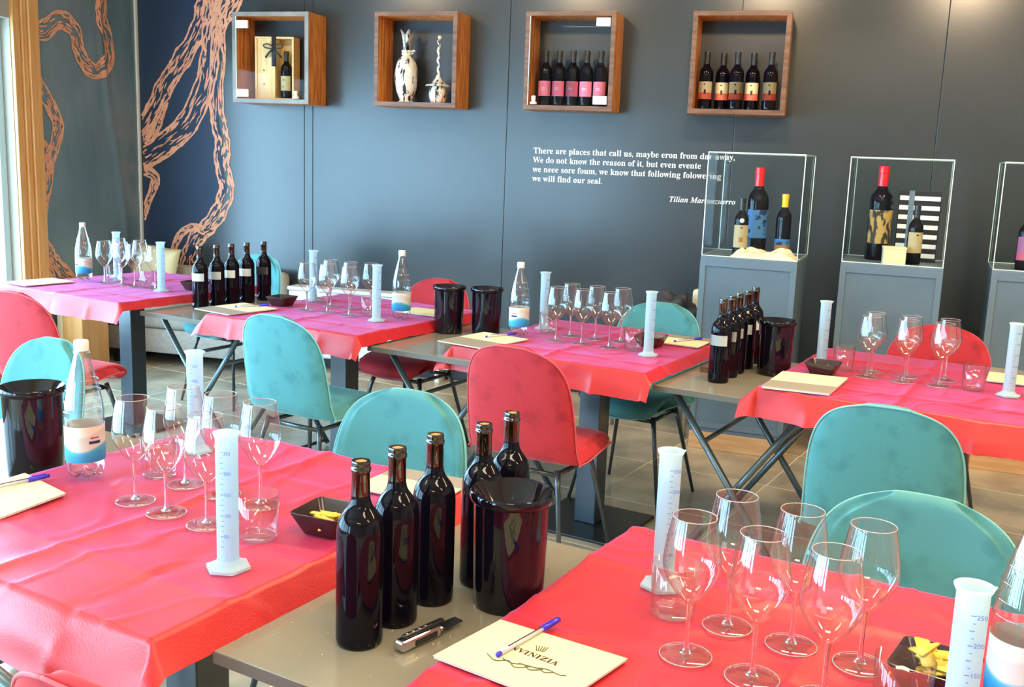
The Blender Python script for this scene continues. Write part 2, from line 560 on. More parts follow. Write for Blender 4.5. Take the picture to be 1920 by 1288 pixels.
# right wall and wall behind the camera with openings
struct('wall_right', bx(XR, XR + .2, YF, YB, 0, ZC), 'plain_wall', smooth=False)
wf = bmesh.new()
xs = [XL - .2] + [v for ab in sorted(WIN_F) for v in ab] + [XR + .2]
for k in range(0, len(xs), 2):
    box(wf, xs[k], xs[k + 1], YF - .2, YF, 0, ZC)
for a, b in WIN_F:
    box(wf, a, b, YF - .2, YF, 0, WZ0); box(wf, a, b, YF - .2, YF, WZ1, ZC)
struct('wall_front', wf, 'plain_wall', smooth=False)

# ---- mural: navy field and copper vines printed on the back wall and on the wallpaper
navy = [(-4.27, .02), (-4.27, .40), (-4.257, .634), (-4.226, .726), (-4.165, .857), (-4.063, .951), (-3.975, 1.068), (-3.925, 1.219), (-3.96, 1.378), (-3.953, 1.525),
        (-3.979, 1.646), (-3.997, 1.815), (-3.978, 2.125), (-3.965, 2.30), (-3.90, 2.43), (-3.84, 2.56), (-3.79, 2.70), (-3.74, 2.95), (-3.74, ZC - .03)]
bm = bmesh.new()
prev = None
for x, z in navy:
    q = [bm.verts.new((-4.60, YB, z)), bm.verts.new((-4.60, YB - .0018, z)), bm.verts.new((x, YB - .0018, z)), bm.verts.new((x, YB, z))]
    if prev:
        for i in range(3): bm.faces.new((prev[i], prev[i + 1], q[i + 1], q[i]))
    prev = q
bmesh.ops.recalc_face_normals(bm, faces=bm.faces)
obj('mural_field', bm, 'navy', wb, smooth=False)


def spline(pts, n=14):
    P = [Vector(p) for p in pts]
    P = [P[0] * 2 - P[1]] + P + [P[-1] * 2 - P[-2]]
    out = []
    for i in range(1, len(P) - 2):
        for k in range(n):
            t = k / n
            out.append(.5 * ((2 * P[i]) + (-P[i - 1] + P[i + 1]) * t + (2 * P[i - 1] - 5 * P[i] + 4 * P[i + 1] - P[i + 2]) * t * t + (-P[i - 1] + 3 * P[i] - 3 * P[i + 1] + P[i + 2]) * t ** 3))
    out.append(P[-2])
    return out


def vine(pts, hw, seed, put, parent, fill=.5, clip=None):
    fill *= .8
    """printed vine: two ragged outlines and many short bark strokes between them; put((u, v), lift) -> 3D point"""
    rn = random.Random(seed)
    c = spline([(a, b, 0) for a, b in pts])
    n = len(c)
    bm = bmesh.new()
    nor = []
    for i in range(n):
        t = (c[min(i + 1, n - 1)] - c[max(i - 1, 0)]).normalized()
        nor.append(Vector((-t.y, t.x, 0)))
    W = [(hw[0] + (hw[1] - hw[0]) * i / (n - 1)) * (1 + .22 * noise.noise(Vector((i * .16, seed * 3.7, 0)))) for i in range(n)]
    cl = clip or (lambda p: True)

    def ribbon(idx, offs, wid):
        prev = None
        for i, o_, w_ in zip(idx, offs, wid):
            p = c[i] + nor[i] * o_
            if not cl(p):
                prev = None; continue
            a, b = p + nor[i] * w_, p - nor[i] * w_
            va, vb = bm.verts.new(put(a)), bm.verts.new(put(b))
            if prev: bm.faces.new((prev[0], prev[1], vb, va))
            prev = (va, vb)
    for s in (-1, 1):
        ribbon(range(n), [s * W[i] for i in range(n)], [.0058 + .010 * max(0, noise.noise(Vector((i * .45, s * 9 + seed, 2)))) for i in range(n)])
    m = int(n * 1.5 * fill * 2)
    for _ in range(m):
        i0 = rn.randrange(0, n - 4)
        ln = rn.randrange(3, 8)
        i1 = min(n - 1, i0 + ln)
        o_ = rn.uniform(-.88, .88)
        if rn.random() < .5: o_ = math.copysign(abs(o_) ** .5, o_)
        drift = rn.uniform(-.25, .25)
        wmx = rn.uniform(.0025, .0070) * (1.3 if abs(o_) > .6 else 1)
        idx = list(range(i0, i1 + 1))
        if len(idx) < 3: continue
        ribbon(idx, [W[i] * max(-.95, min(.95, o_ + drift * (q / len(idx)) + .08 * noise.noise(Vector((i * .5, o_ * 20, seed))))) for q, i in enumerate(idx)],
               [wmx * math.sin(PI * (q + .3) / (len(idx))) ** .7 if 0 < q < len(idx) - 1 else .0003 for q in range(len(idx))])
    return obj('mural_vine', bm, 'vine', parent, smooth=False)


cz = [0]


def put_back(p):
    cz[0] = (cz[0] + 1) % 5
    return (p.x, YB - .0024 - .0001 * cz[0], p.y)


inb = lambda p: -4.60 < p.x and .03 < p.y < ZC - .03
vine([(-3.74, 2.95), (-3.80, 2.66), (-3.86, 2.48), (-3.96, 2.33), (-4.01, 2.20)], (.10, .04), 1, put_back, wb, .9, inb)
vine([(-4.02, 2.95), (-4.033, 2.60), (-4.077, 2.407), (-4.15, 2.243), (-4.28, 2.063), (-4.399, 1.904), (-4.489, 1.756), (-4.62, 1.52)], (.07, .06), 2, put_back, wb, .7, inb)
vine([(-3.98, 2.9), (-4.022, 2.5), (-4.026, 2.30), (-4.04, 2.125), (-4.087, 1.909), (-4.219, 1.664), (-4.395, 1.512), (-4.66, 1.36)], (.06, .085), 3, put_back, wb, .75, inb)
vine([(-3.93, 2.5), (-3.967, 2.36), (-3.978, 2.125), (-3.997, 1.815), (-3.979, 1.646), (-3.953, 1.525), (-3.96, 1.378), (-3.925, 1.219), (-3.975, 1.068), (-4.063, .951), (-4.165, .857), (-4.226, .726), (-4.257, .634), (-4.27, .4)], (.05, .06), 4, put_back, wb, .55, inb)
vine([(-4.10, .90), (-4.20, .925), (-4.29, .88), (-4.345, .80), (-4.372, .72)], (.025, .02), 5, put_back, wb, .6, inb)
vine([(-4.62, 1.33), (-4.504, 1.271), (-4.521, 1.182), (-4.569, 1.078), (-4.63, .93)], (.035, .02), 6, put_back, wb, .6, inb)
vine([(-4.40, 1.80), (-4.448, 1.695), (-4.479, 1.633), (-4.55, 1.54)], (.02, .045), 7, put_back, wb, .9, inb)


def put_left(p):
    cz[0] = (cz[0] + 1) % 5
    y, z = p.x, p.y
    q = Vector((y * 2.2, z * .55, 3.1))
    off = .006 * noise.noise(q) + .010 * max(0, noise.noise(Vector((y * 9, z * 1.1, 9))) - .25) + .0025 * noise.noise(Vector((y * 14, z * 14, 1)))
    off += .011 * math.exp(-((y - (6.17 + .06 * math.sin(z * 2.1) - .07 * (z - 1.4))) / .022) ** 2)
    return (XL + .0105 + off + .0001 * cz[0], y, z)


inl = lambda p: 5.445 < p.x < 6.42
vine([(5.30, 2.16), (5.504, 2.161), (5.667, 2.246), (5.796, 2.197), (5.831, 2.079), (5.903, 1.985), (6.008, 1.96), (6.123, 2.052), (6.112, 2.201), (6.063, 2.31), (6.071, 2.447), (6.10, 2.8)], (.052, .048), 11, put_left, wall_left, .8, inl)
vine([(5.32, 2.05), (5.39, 1.95), (5.459, 1.828), (5.553, 1.704), (5.611, 1.597), (5.581, 1.485), (5.518, 1.373), (5.487, 1.262), (5.44, 1.098), (5.42, .95)], (.045, .045), 12, put_left, wall_left, .7, inl)
vine([(5.36, 1.53), (5.488, 1.428), (5.474, 1.307), (5.43, 1.175)], (.04, .03), 13, put_left, wall_left, .7, inl)
vine([(5.40, .93), (5.44, .856), (5.50, .769), (5.566, .694), (5.68, .584), (5.85, .40)], (.03, .05), 14, put_left, wall_left, .8, inl)
vine([(5.40, .82), (5.458, .716), (5.501, .615), (5.55, .45)], (.02, .03), 15, put_left, wall_left, .8, inl)


# ---- lettering on the back wall (bold serif by the mathematical bold alphabet of the fallback font)
def bold_serif(s, italic=False):
    o = ''
    A, a_ = (0x1D468, 0x1D482) if italic else (0x1D400, 0x1D41A)
    for ch in s:
        if 'A' <= ch <= 'Z': o += chr(A + ord(ch) - 65)
        elif 'a' <= ch <= 'z': o += chr(a_ + ord(ch) - 97)
        else: o += ch
    return o


def text(name, s, size, m, parent, extrude=.0006, align='LEFT', width=None):
    cu = bpy.data.curves.new(name, 'FONT')
    cu.body = s
    cu.size = size
    cu.extrude = extrude
    cu.align_x = align
    cu.resolution_u = 2
    tmp = bpy.data.objects.new('t', cu)
    COL.objects.link(tmp)
    dg = bpy.context.evaluated_depsgraph_get()
    dg.update()
    me = bpy.data.meshes.new_from_object(tmp.evaluated_get(dg))
    bpy.data.objects.remove(tmp)
    me.name = name
    me.materials.clear()
    me.materials.append(MT[m])
    o = bpy.data.objects.new(name, me)
    COL.objects.link(o)
    if parent: o.parent = parent
    if width:
        xs_ = [v.co.x for v in me.vertices]
        k = width / (max(xs_) - min(xs_))
        ky = min(1.15, max(.85, k))
        for v in me.vertices: v.co.x *= k; v.co.y *= ky
    return o


LINES = [('There are places that call us, maybe eron from dar away,', 1.262), ('We do not know the reason of it, but even evente', 1.065),
         ('we neee sore foum, we know that following folowering', 1.19), ('we will find our seal.', .455)]
for k, (s_, wd) in enumerate(LINES):
    o = text('lettering', bold_serif(s_), .062, 'text', wb, width=wd)
    o.rotation_euler = (PI / 2, 0, 0)
    o.location = (-1.712, YB - .0015, 1.528 - k * .0585)
o = text('lettering', bold_serif('Tilian Marrenzuerro', True), .055, 'text', wb, width=.40)
o.rotation_euler = (PI / 2, 0, 0)
o.location = (-.83, YB - .0015, 1.262)

# faint scuff marks on wall
# ================================================================== added fill panels and ceiling spotlights
for x, y in FILL_PANELS:
    l = thing('fill_panel', 'added slim rectangular ceiling panel for warm fill light, unseen', 'lamp', (x, y, ZC), 0, 'added ceiling fill panels')
    obj('housing', bx(-.68, .68, -.17, .17, -.05, 0, .004), 'white_paint', l, smooth=False)  # housing made up to go with the added fill light
for x, y in SPOTS:
    l = thing('spotlight', 'small black ceiling spotlight aimed at the slate wall', 'spotlight', (x, y, ZC), 0, 'ceiling spotlights')
    obj('housing', lathe([(.0, 0), (.045, 0), (.045, -.07), (.040, -.07), (.038, -.05), (0, -.05)], 20), 'black', l, auto=40)


# ================================================================== wall boxes
BX0 = [-3.716, -2.709, -1.723, -.724]
BW, BH, BD, BZ0 = .551, .577, .2555, 1.788
BOXL = ['open-fronted wooden wall box with glass door holding a pine wine case', 'open wooden wall box holding two silver vessels',
        'wooden wall box with glass door holding pink-label bottles', 'reddish wooden wall box holding red and cream label bottles']
boxes = []
for k, x in enumerate(BX0):
    b = thing('wall_box', BOXL[k], 'shelf box', (x, YB, BZ0), 0, 'wooden display boxes on the slate wall')
    t = .028
    edge = 'box_edge_grey' if k == 0 else 'box_edge'
    for nm, a in (('side_panel', (0, t, 0, BH)), ('side_panel', (BW - t, BW, 0, BH)), ('top_panel', (t, BW - t, BH - t, BH)), ('bottom_panel', (t, BW - t, 0, t))):
        o = obj(nm, bx(a[0], a[1], -BD + .006, -.001, a[2], a[3], .0015), 'box_wood', b, smooth=False)
        obj('front_edge', bx(a[0], a[1], -BD, -BD + .006, a[2], a[3], .001), edge, o, smooth=False)
    obj('back_panel', bx(t, BW - t, -.012, -.002, t, BH - t), 'slate_back', b, smooth=False)
    if k in (0, 2):
        g = obj('glass_door', bx(t + .003, BW - t - .003, -BD + .004, -BD + .009, t + .003, BH - t - .003), 'case_glass', b, smooth=False)
        hs = [(t + .004, BH - t - .075), (t + .004, t + .01)] if k == 0 else [(BW - t - .09, BH - t - .06), (BW - t - .09, t + .01)]
        for hx, hz in hs:
            obj('hinge', bx(hx, hx + .085, -BD - .004, -BD + .012, hz, hz + .05, .003), 'white_cap', g, smooth=False)
        kx = BW - t - .085 if k == 0 else t + .012
        kn = lathe([(.0, 0), (.022, 0), (.022, .012), (.012, .016), (.014, .045), (.008, .05), (0, .05)], 14)
        obj('knob', kn, 'white_cap', g, loc=(kx + .03, -BD - .012, t + .004), auto=40)
        st = obj('glass_seam', bx(t - .001, t + .003, -BD - .002, -BD + .008, t, BH - t), 'glass_edge', g, smooth=False)
    boxes.append(b)

# ================================================================== bottles
BPROF = [(0, .004), (.022, .001), (.034, 0), (.0375, .006), (.038, .014), (.038, .024), (.038, .060), (.038, .120), (.038, .165), (.038, .178), (.0378, .188), (.0368, .198), (.0345, .2075), (.0305, .216), (.0250, .2235), (.0198, .2305), (.0167, .238), (.0153, .246), (.0151, .249)]
NECKP = [(.0150, .246), (.0146, .286), (.0150, .2865), (.0162, .2885), (.0162, .2935), (.0148, .295), (.0150, .2985), (.0154, .3015), (.0146, .305), (.0100, .305), (.0098, .300), (0, .300)]


def label_bm(r, z0, z1, a0, a1, n=14):
    bm = bmesh.new()
    A = [a0 + (a1 - a0) * i / n for i in range(n + 1)]
    r0 = r - .0012
    lo = [bm.verts.new((r * math.cos(a), r * math.sin(a), z0)) for a in A]
    hi = [bm.verts.new((r * math.cos(a), r * math.sin(a), z1)) for a in A]
    for i in range(n): bm.faces.new((lo[i], lo[i + 1], hi[i + 1], hi[i]))
    bmesh.ops.solidify(bm, geom=bm.faces[:], thickness=.0004)
    return bm


def make_bottle(label=None, capsule=None, lab=None, s=1.0, extra=None, shoulder=None, collar=False):
    """Bordeaux bottle: body, neck, cork or capsule, paper label as parts"""
    sc = lambda P: [(r * s, z * s) for r, z in P]
    t = thing('wine_bottle', 'x', 'bottle')
    obj('body', lathe(smoothprof(sc(BPROF), 2), 40), 'bottle', t)
    nk = obj('neck', lathe(sc(NECKP), 24), 'neck', t, auto=50)
    if capsule:
        obj('capsule', lathe(sc([(.0158, .236), (.0160, .250), (.0158, .284), (.0172, .2855), (.0172, .294), (.0166, .3065), (.010, .3075), (0, .3075)]), 24), capsule, t, auto=40)
    else:
        obj('cork', lathe(sc([(0, .2985), (.0097, .2985), (.0094, .3035), (.006, .3045), (0, .3046)]), 16), 'cork', t, auto=40)
    if collar:
        obj('neck_band', lathe(sc([(.0168, .218), (.0172, .220), (.0168, .236), (.0163, .236)]), 24), 'white_cap', t, auto=40)
    if lab:
        m_, z0, z1, half = lab
        lb = obj('label', label_bm(.0384 * s, z0 * s, z1 * s, -PI / 2 - half, -PI / 2 + half), m_, t, auto=40)
        if extra:
            for (m2, q0, q1, h2, ac) in extra:
                obj('label_print', label_bm(.0388 * s, q0 * s, q1 * s, -PI / 2 + ac - h2, -PI / 2 + ac + h2, 8), m2, lb, auto=40)
    return t


G_F = 'unlabelled wine bottles in a row on the near board'
pb = make_bottle()
used = [False]
ORD = ['nearest of the five in its row', 'second from the near end of its row', 'middle of the five in its row', 'beside the black bucket, fourth in its row', 'farthest of the five, behind the bucket']
for k, (e, d) in enumerate([(-.980, 1.224), (-.980, 1.319), (-.977, 1.424), (-.948, 1.537), (-.950, 1.640)]):
    place(pb, used, ed(e, d, BZ), 0, 'dark unlabelled wine bottle with visible cork, ' + ORD[k], G_F)
G_L = 'white-label wine bottles on the board beside the magenta table'
pb = make_bottle(lab=('label_white', .138, .176, 1.15))
used = [False]
for k, (d) in enumerate([3.495, 3.602, 3.700, 3.805, 3.925]):
    place(pb, used, ed(-3.795, d, BZ), R(-6) + R(3) * math.sin(k * 2.3), 'dark wine bottle with white label beside magenta table, ' + ['nearest of five', 'second of five', 'middle of five', 'fourth of five', 'farthest of five'][k], G_L)
G_R = 'white-label wine bottles on the board before the display cases'
used = [False]
pb = make_bottle(lab=('label_white', .138, .176, 1.15))
for k, (e, d) in enumerate([(-1.197, 3.556), (-1.201, 3.670), (-1.204, 3.760), (-1.207, 3.876), (-1.218, 4.003)]):
    place(pb, used, ed(e, d, BZ), R(-26), 'dark wine bottle with white label before blue pedestal, ' + ['nearest of five', 'second of five', 'middle of five', 'fourth of five', 'farthest of five'][k], G_R)

# bottles in wall boxes
pb = make_bottle(capsule='capsule', lab=('pink_label', .055, .138, 1.25), extra=[('label_white', .098, .101, .28, 0), ('label_white', .090, .092, .4, 0), ('red_print', .116, .124, .14, 0)], s=1.08)
used = [False]
ORDB = ['leftmost of five', 'second of five', 'middle of five', 'fourth of five', 'last of five, by the hinge']
for k in range(5):
    place(pb, used, (BX0[2] + .105 + k * .086, YB - .135, BZ0 + .028), R(-6), 'small dark bottle with pink label in wall box, ' + ORDB[k], 'pink-label bottles in the third wall box')
used = [False]
EX4 = [('red_print', .055, .090, 1.2, 0), ('ink', .130, .136, .12, 0), ('ink', .082, .106, .14, .1)]
pb = make_bottle(capsule='capsule', lab=('cream_label', .055, .148, 1.2), extra=EX4, collar=True, s=1.08)
for k, (x, dy) in enumerate([(.085, 0), (.175, .07), (.262, 0), (.350, .05), (.455, 0)]):
    place(pb, used, (BX0[3] + x, YB - .145 + dy, BZ0 + .028), R(-4), 'bottle with cream and red label in reddish wall box, ' + ['first of five from window side', 'second of five, set back', 'middle of five', 'fourth of five, set back', 'last of five from window side'][k], 'cream and red label bottles in the fourth wall box')

# ---- pine wine case in wall box 1 (a two-compartment case with a bottle and ribbon)
cx, cyy, czz = BX0[0] + .115, YB - .165, BZ0 + .028
pc = thing('wine_case', 'pale pine wine case with black ribbon and sliding half lid', 'wine case', (cx, cyy, czz), R(6))
W_, H_, D_, t_ = .27, .405, .11, .012
cb = bmesh.new()
box(cb, 0, W_, D_ - t_, D_, 0, H_, .001)
obj('back_board', cb, 'pine', pc, smooth=False)
for a in ((0, t_), (W_ - t_, W_), (W_ * .5 - t_ / 2, W_ * .5 + t_ / 2)):
    obj('side_board', bx(a[0], a[1], 0, D_ - t_, 0, H_, .001), 'pine', pc, smooth=False)
for a in ((0, t_), (H_ - t_, H_)):
    obj('end_board', bx(t_, W_ - t_, 0, D_ - t_, a[0], a[1], .001), 'pine', pc, smooth=False)
ld = obj('lid', bx(t_, W_ * .5 - t_ / 2, .008, .014, t_, H_ - t_), 'pine', pc, smooth=False)
for q in (.10, .19):
    obj('knot', lathe([(0, 0), (.005, 0), (.005, .002), (0, .002)], 10), 'ink', ld, loc=(W_ * .22, .007, q)).rotation_euler = (PI / 2, 0, 0)
rb = bmesh.new()
box(rb, W_ * .5 - .017, W_ * .5 + .014, -.004, 0, H_ - .19, H_ + .004)
for s in (-1, 1):
    c_ = spline([(W_ * .5, -.008, .335), (W_ * .5 + s * .03, -.016, .355), (W_ * .5 + s * .066, -.016, .352), (W_ * .5 + s * .06, -.014, .335), (W_ * .5 + s * .02, -.010, .328), (W_ * .5, -.008, .335)], 4)
    tube(rb, c_, .0045, 6)
    tube(rb, [(W_ * .5, -.008, .33), (W_ * .5 + s * .03, -.02, .30), (W_ * .5 + s * .055, -.012, .27)], .007, 6)
obj('ribbon', rb, 'ribbon', pc)
pb = make_bottle(capsule='capsule', lab=('cream_label', .05, .145, 1.2), extra=[('ink', .115, .122, .15, 0), ('ink', .07, .078, .08, -.2)])
pb.location = Vector((cx, cyy, czz)) + Matrix.Rotation(R(6), 3, 'Z') @ Vector((W_ * .74, .052, t_))
pb['label'] = 'dark bottle with cream label standing inside the pine wine case'

# ---- silver vessels in wall box 2
v = thing('vase', 'tall silver lattice vase with flared jagged mouth', 'vase', (BX0[1] + .175, YB - .14, BZ0 + .028))
obj('foot', lathe([(0, 0), (.045, 0), (.05, .006), (.042, .014), (.04, .02), (0, .02)], 28), 'silver', v, auto=50)
obj('body', lathe(smoothprof([(.04, .018), (.062, .07), (.073, .14), (.072, .20), (.056, .26), (.030, .290), (.027, .296)], 4), 36), 'silver', v)
obj('collar', lathe([(.027, .294), (.034, .296), (.034, .306), (.029, .309), (.034, .312), (.034, .325), (.024, .328)], 28), 'silver', v, auto=40)
bm = bmesh.new()
n = 36
rings = []
for z, r0 in ((.325, .025), (.36, .024), (.40, .028), (.435, .040)):
    top = z > .42
    rings.append([bm.verts.new(((r0 + (.010 * math.sin(5 * a)) * (z - .325) * 8) * math.cos(a), (r0 + (.010 * math.sin(5 * a)) * (z - .325) * 8) * math.sin(a), z + (.016 * math.sin(5 * a) if top else 0))) for a in [2 * PI * i / n for i in range(n)]])
for a, b in zip(rings, rings[1:]):
    for i in range(n): bm.faces.new((a[i], a[(i + 1) % n], b[(i + 1) % n], b[i]))
bmesh.ops.solidify(bm, geom=bm.faces[:], thickness=.003)
obj('mouth', bm, 'silver', v)
obj('side_loop', tb(spline([(.03, 0, .316), (.05, 0, .325), (.052, 0, .312), (.034, 0, .305)], 4), .005, 8), 'silver', v)
v = thing('serving_pot', 'round silver pot with lid and long twisted upright handle', 'pot', (BX0[1] + .395, YB - .15, BZ0 + .028))
obj('body', lathe(smoothprof([(.035, .0), (.045, .006), (.056, .04), (.055, .075), (.046, .105)], 4), 32), 'silver', v)
for a in (0, 2.1, 4.2):
    obj('foot', lathe([(0, 0), (.010, 0), (.012, .006), (.008, .014), (0, .016)], 10), 'silver', v, loc=(.036 * math.cos(a), .036 * math.sin(a), -.0005))
obj('lid', lathe(smoothprof([(.080, .106), (.078, .112), (.055, .120), (.03, .140), (.014, .165), (.011, .175)], 3), 32), 'silver', v)
tw = []
for i in range(30):
    z = .17 + .235 * i / 29
    tw.append((.0045 * math.sin(i * .9), .0045 * math.cos(i * .9), z))
hd = tb(tw, .0085, 8)
for i in range(3, 28, 4):
    bmesh.ops.create_icosphere(hd, subdivisions=1, radius=.0095, matrix=Matrix.Translation(Vector(tw[i])))
bmesh.ops.create_icosphere(hd, subdivisions=2, radius=.014, matrix=Matrix.Translation(Vector(tw[-1])))
obj('handle', hd, 'silver', v)

# ================================================================== white radiator, sofa, small furniture near the wall
rd = thing('radiator', 'long white convector radiator under the text wall', 'radiator', (-2.785, YB, 0))
obj('casing', bx(-.59, .59, -.14, -.02, .09, .55, .012), 'white_paint', rd, smooth=False)
obj('top_grille', bx(-.595, .595, -.15, -.015, .55, .575, .006), 'white_paint', rd, smooth=False)
for i in range(11):
    obj('slot', bx(-.54 + i * .1, -.47 + i * .1, -.146, -.139, .16, .168), 'label_white', rd, smooth=False)
for x in (-.5, .5):
    obj('bracket', bx(x - .015, x + .015, -.13, 0, 0, .1), 'white_paint', rd, smooth=False)

sf = thing('sofa', 'low greige fabric sofa against the mural wall', 'sofa', (-4.02, 6.19, 0), 0)
obj('base', bx(-.62, .62, -.20, .22, .09, .26, .015), 'sofa', sf, auto=30)
obj('seat_cushion', bx(-.60, .60, -.22, .10, .26, .41, .035), 'sofa', sf, auto=50)
obj('backrest', bx(-.62, .62, .10, .22, .26, .66, .04), 'sofa', sf, auto=50)
for x in (-.52, .52):
    for y in (-.17, .19):
        obj('leg', bx(x - .02, x + .02, y - .02, y + .02, 0, .09), 'black', sf, smooth=False)
bm = bmesh.new()
bmesh.ops.create_grid(bm, x_segments=10, y_segments=10, size=.18)
for v_ in bm.verts:
    u, w_ = v_.co.x / .18, v_.co.y / .18
    v_.co.z = .065 * math.sqrt(max(0, (1 - u ** 4) * (1 - w_ ** 4)))
    v_.co.x *= 1 + .05 * abs(w_) ** 3; v_.co.y *= 1 + .05 * abs(u) ** 3
g2 = bmesh.ops.duplicate(bm, geom=bm.verts[:] + bm.edges[:] + bm.faces[:])
for v_ in [q for q in g2['geom'] if isinstance(q, bmesh.types.BMVert)]: v_.co.z *= -1
bmesh.ops.remove_doubles(bm, verts=bm.verts, dist=.0005)
bmesh.ops.recalc_face_normals(bm, faces=bm.faces)
o = obj('cushion', bm, 'cushion', loc=(-4.33, 6.17, .62))
o.rotation_euler = (R(76), R(4), R(-8))
tag(o, 'cream square cushion leaning on the sofa beneath the copper vine', 'cushion')

cb = thing('side_cabinet', 'small honey-wood cabinet with cream side by the window', 'cabinet', (-4.475, 5.62, 0), 0)
obj('body', bx(-.075, .075, -.13, .13, .02, .60, .005), 'frame_wood', cb, smooth=False)
obj('side_panel', bx(-.115, -.075, -.13, .13, .02, .60, .003), 'cloth_cream', cb, smooth=False)
obj('top_panel', bx(-.12, .08, -.135, .135, .60, .62, .003), 'plinth', cb, smooth=False)
obj('base_panel', bx(-.10, .06, -.11, .11, 0, .02), 'black', cb, smooth=False)

# ================================================================== chairs
def shell_bm():
    """one-piece upholstered shell: seat curving up into a rounded back; local facing +y"""
    prof = [(.228, .392, .13), (.220, .412, .185), (.165, .428, .215), (.06, .424, .228), (-.05, .410, .232), (-.125, .408, .230), (-.172, .432, .226), (-.193, .48, .222),
            (-.205, .54, .220), (-.216, .60, .217), (-.226, .66, .212), (-.234, .71, .202), (-.240, .75, .185), (-.244, .782, .158), (-.2465, .805, .118), (-.248, .820, .065)]
    bm = bmesh.new()
    ncol = 16
    rows = []
    for k, (y, z, w) in enumerate(prof):
        row = []
        for i in range(ncol + 1):
            u = -1 + 2 * i / ncol
            seat = k < 6
            yy, zz = y, z
            if seat:
                zz += .022 * abs(u) ** 2.5 + (.0 if k > 1 else 0)
                yy -= .035 * abs(u) ** 2.2 * (1 if k < 2 else .2)
            else:
                yy += .050 * abs(u) ** 2.2 * min(1, (w / .22) ** 2)
                zz -= 0.004 * abs(u) ** 2
            row.append(bm.verts.new((w * math.sin(u * PI / 2 * .96), yy, zz)))
        rows.append(row)
    for a, b in zip(rows, rows[1:]):
        for i in range(ncol): bm.faces.new((a[i], a[i + 1], b[i + 1], b[i]))
    bmesh.ops.recalc_face_normals(bm, faces=bm.faces)
    return bm, rows


def make_chair(kind):
    t = thing('dining_chair', 'x', 'chair')
    bm, rows = shell_bm()
    edge_pts = [r[0].co.copy() for r in rows] + [v.co.copy() for v in rows[-1][1:]] + [r[-1].co.copy() for r in reversed(rows[:-1])] + [v.co.copy() for v in reversed(rows[0][1:-1])]
    # back it with a second skin offset along the normals: thick under the seat, slimmer at the backrest and at the rim
    nseat = [f for f in bm.faces if abs(f.normal.z) > .7]
    if nseat and nseat[0].normal.z < 0: bmesh.ops.reverse_faces(bm, faces=bm.faces)
    bm.normal_update()
    nr, nc = len(rows), len(rows[0])
    back = []
    for k, row in enumerate(rows):
        br = []
        for i, v_ in enumerate(row):
            u = abs(-1 + 2 * i / (nc - 1))
            th_ = (.052 if k < 6 else .034) * (1 - .6 * u ** 5)
            if k in (0, nr - 1): th_ *= .5
            br.append(bm.verts.new(v_.co - v_.normal * th_))
        back.append(br)
    for q, w_ in zip(back, back[1:]):
        for i in range(nc - 1): bm.faces.new((q[i], w_[i], w_[i + 1], q[i + 1]))
    loop_f = [(k, 0) for k in range(nr)] + [(nr - 1, i) for i in range(1, nc)] + [(k, nc - 1) for k in range(nr - 2, -1, -1)] + [(0, i) for i in range(nc - 2, 0, -1)]
    for (k, i), (k2, i2) in zip(loop_f, loop_f[1:] + loop_f[:1]):
        bm.faces.new((rows[k][i], rows[k2][i2], back[k2][i2], back[k][i]))
    bmesh.ops.recalc_face_normals(bm, faces=bm.faces)
    o = obj('seat_shell', bm, kind, t)
    sub = o.modifiers.new('s', 'SUBSURF'); sub.levels = 1; sub.render_levels = 2
    pp = spline(edge_pts + [edge_pts[0]], 3)
    obj('piping', tb([(p.x * 1.003, p.y - .004, p.z - .004) for p in pp], .0030, 6), kind + '_pipe', t)
    for sx in (-1, 1):
        for sy, y0, y1 in ((1, .13, .21), (-1, -.12, -.215)):
            obj('leg', tb([(sx * .135, y0, .39), (sx * .150, y0 + (y1 - y0) * .2, .33), (sx * .215, y1, .0)], .0125, 10, .0075), 'leg', t)
    fr = bmesh.new()
    tube(fr, [(-.135, .13, .372), (.135, .13, .372)], .009, 8)
    tube(fr, [(-.135, -.12, .372), (.135, -.12, .372)], .009, 8)
    tube(fr, [(-.13, .13, .372), (-.13, -.12, .372)], .009, 8)
    tube(fr, [(.13, .13, .372), (.13, -.12, .372)], .009, 8)
    obj('under_frame', fr, 'leg', t)
    return t


teal0, red0 = make_chair('teal'), make_chair('red')
teal0.scale = red0.scale = (1.0, 1.0, 1.054)
ut, ur = [False], [False]
FD, BK = GROT, GROT + PI
CH = [  # e, d of the back top, facing, kind, rot tweak, label
    (-2.80, 2.935, FD, 't', 0, 'large teal velvet chair seen from behind, seat towards the table with two buckets'),
    (-1.749, 2.992, FD, 'r', 0, 'red velvet chair seen from behind, in front of the middle table'),
    (-.506, 2.909, FD, 't', 3, 'teal velvet chair seen from behind, before the table near the display cases'),
    (-4.042, 2.645, FD, 'r', 5, 'dark pink-red velvet chair cut by the picture edge at the magenta table'),
    (-1.604, 2.24, BK, 't', 3, 'pale teal velvet chair behind the near bottles, facing the near pink-lit table'),
    (-1.777, 4.43, BK, 't', 0, 'teal velvet chair behind the middle table with a dark jacket behind it'),
    (-3.008, 4.414, BK, 'r', 0, 'red velvet chair behind the two black buckets'),
    (-4.48, 4.62, BK, 't', 0, 'teal velvet chair behind the row of white-label bottles by the mural'),
    (-.272, 2.14, BK, 't', 0, 'grey-green teal velvet chair behind the near bright red table'),
    (-.595, 4.649, BK, 'r', 0, 'red velvet chair behind the table next to the display cases'),
    (-2.956, 2.104, BK, 't', 0, 'pale teal velvet chair behind the near water bottle'),
    (-1.00, .717, FD, 'r', 0, 'red velvet chair at the bottom picture edge before the near table'),
]
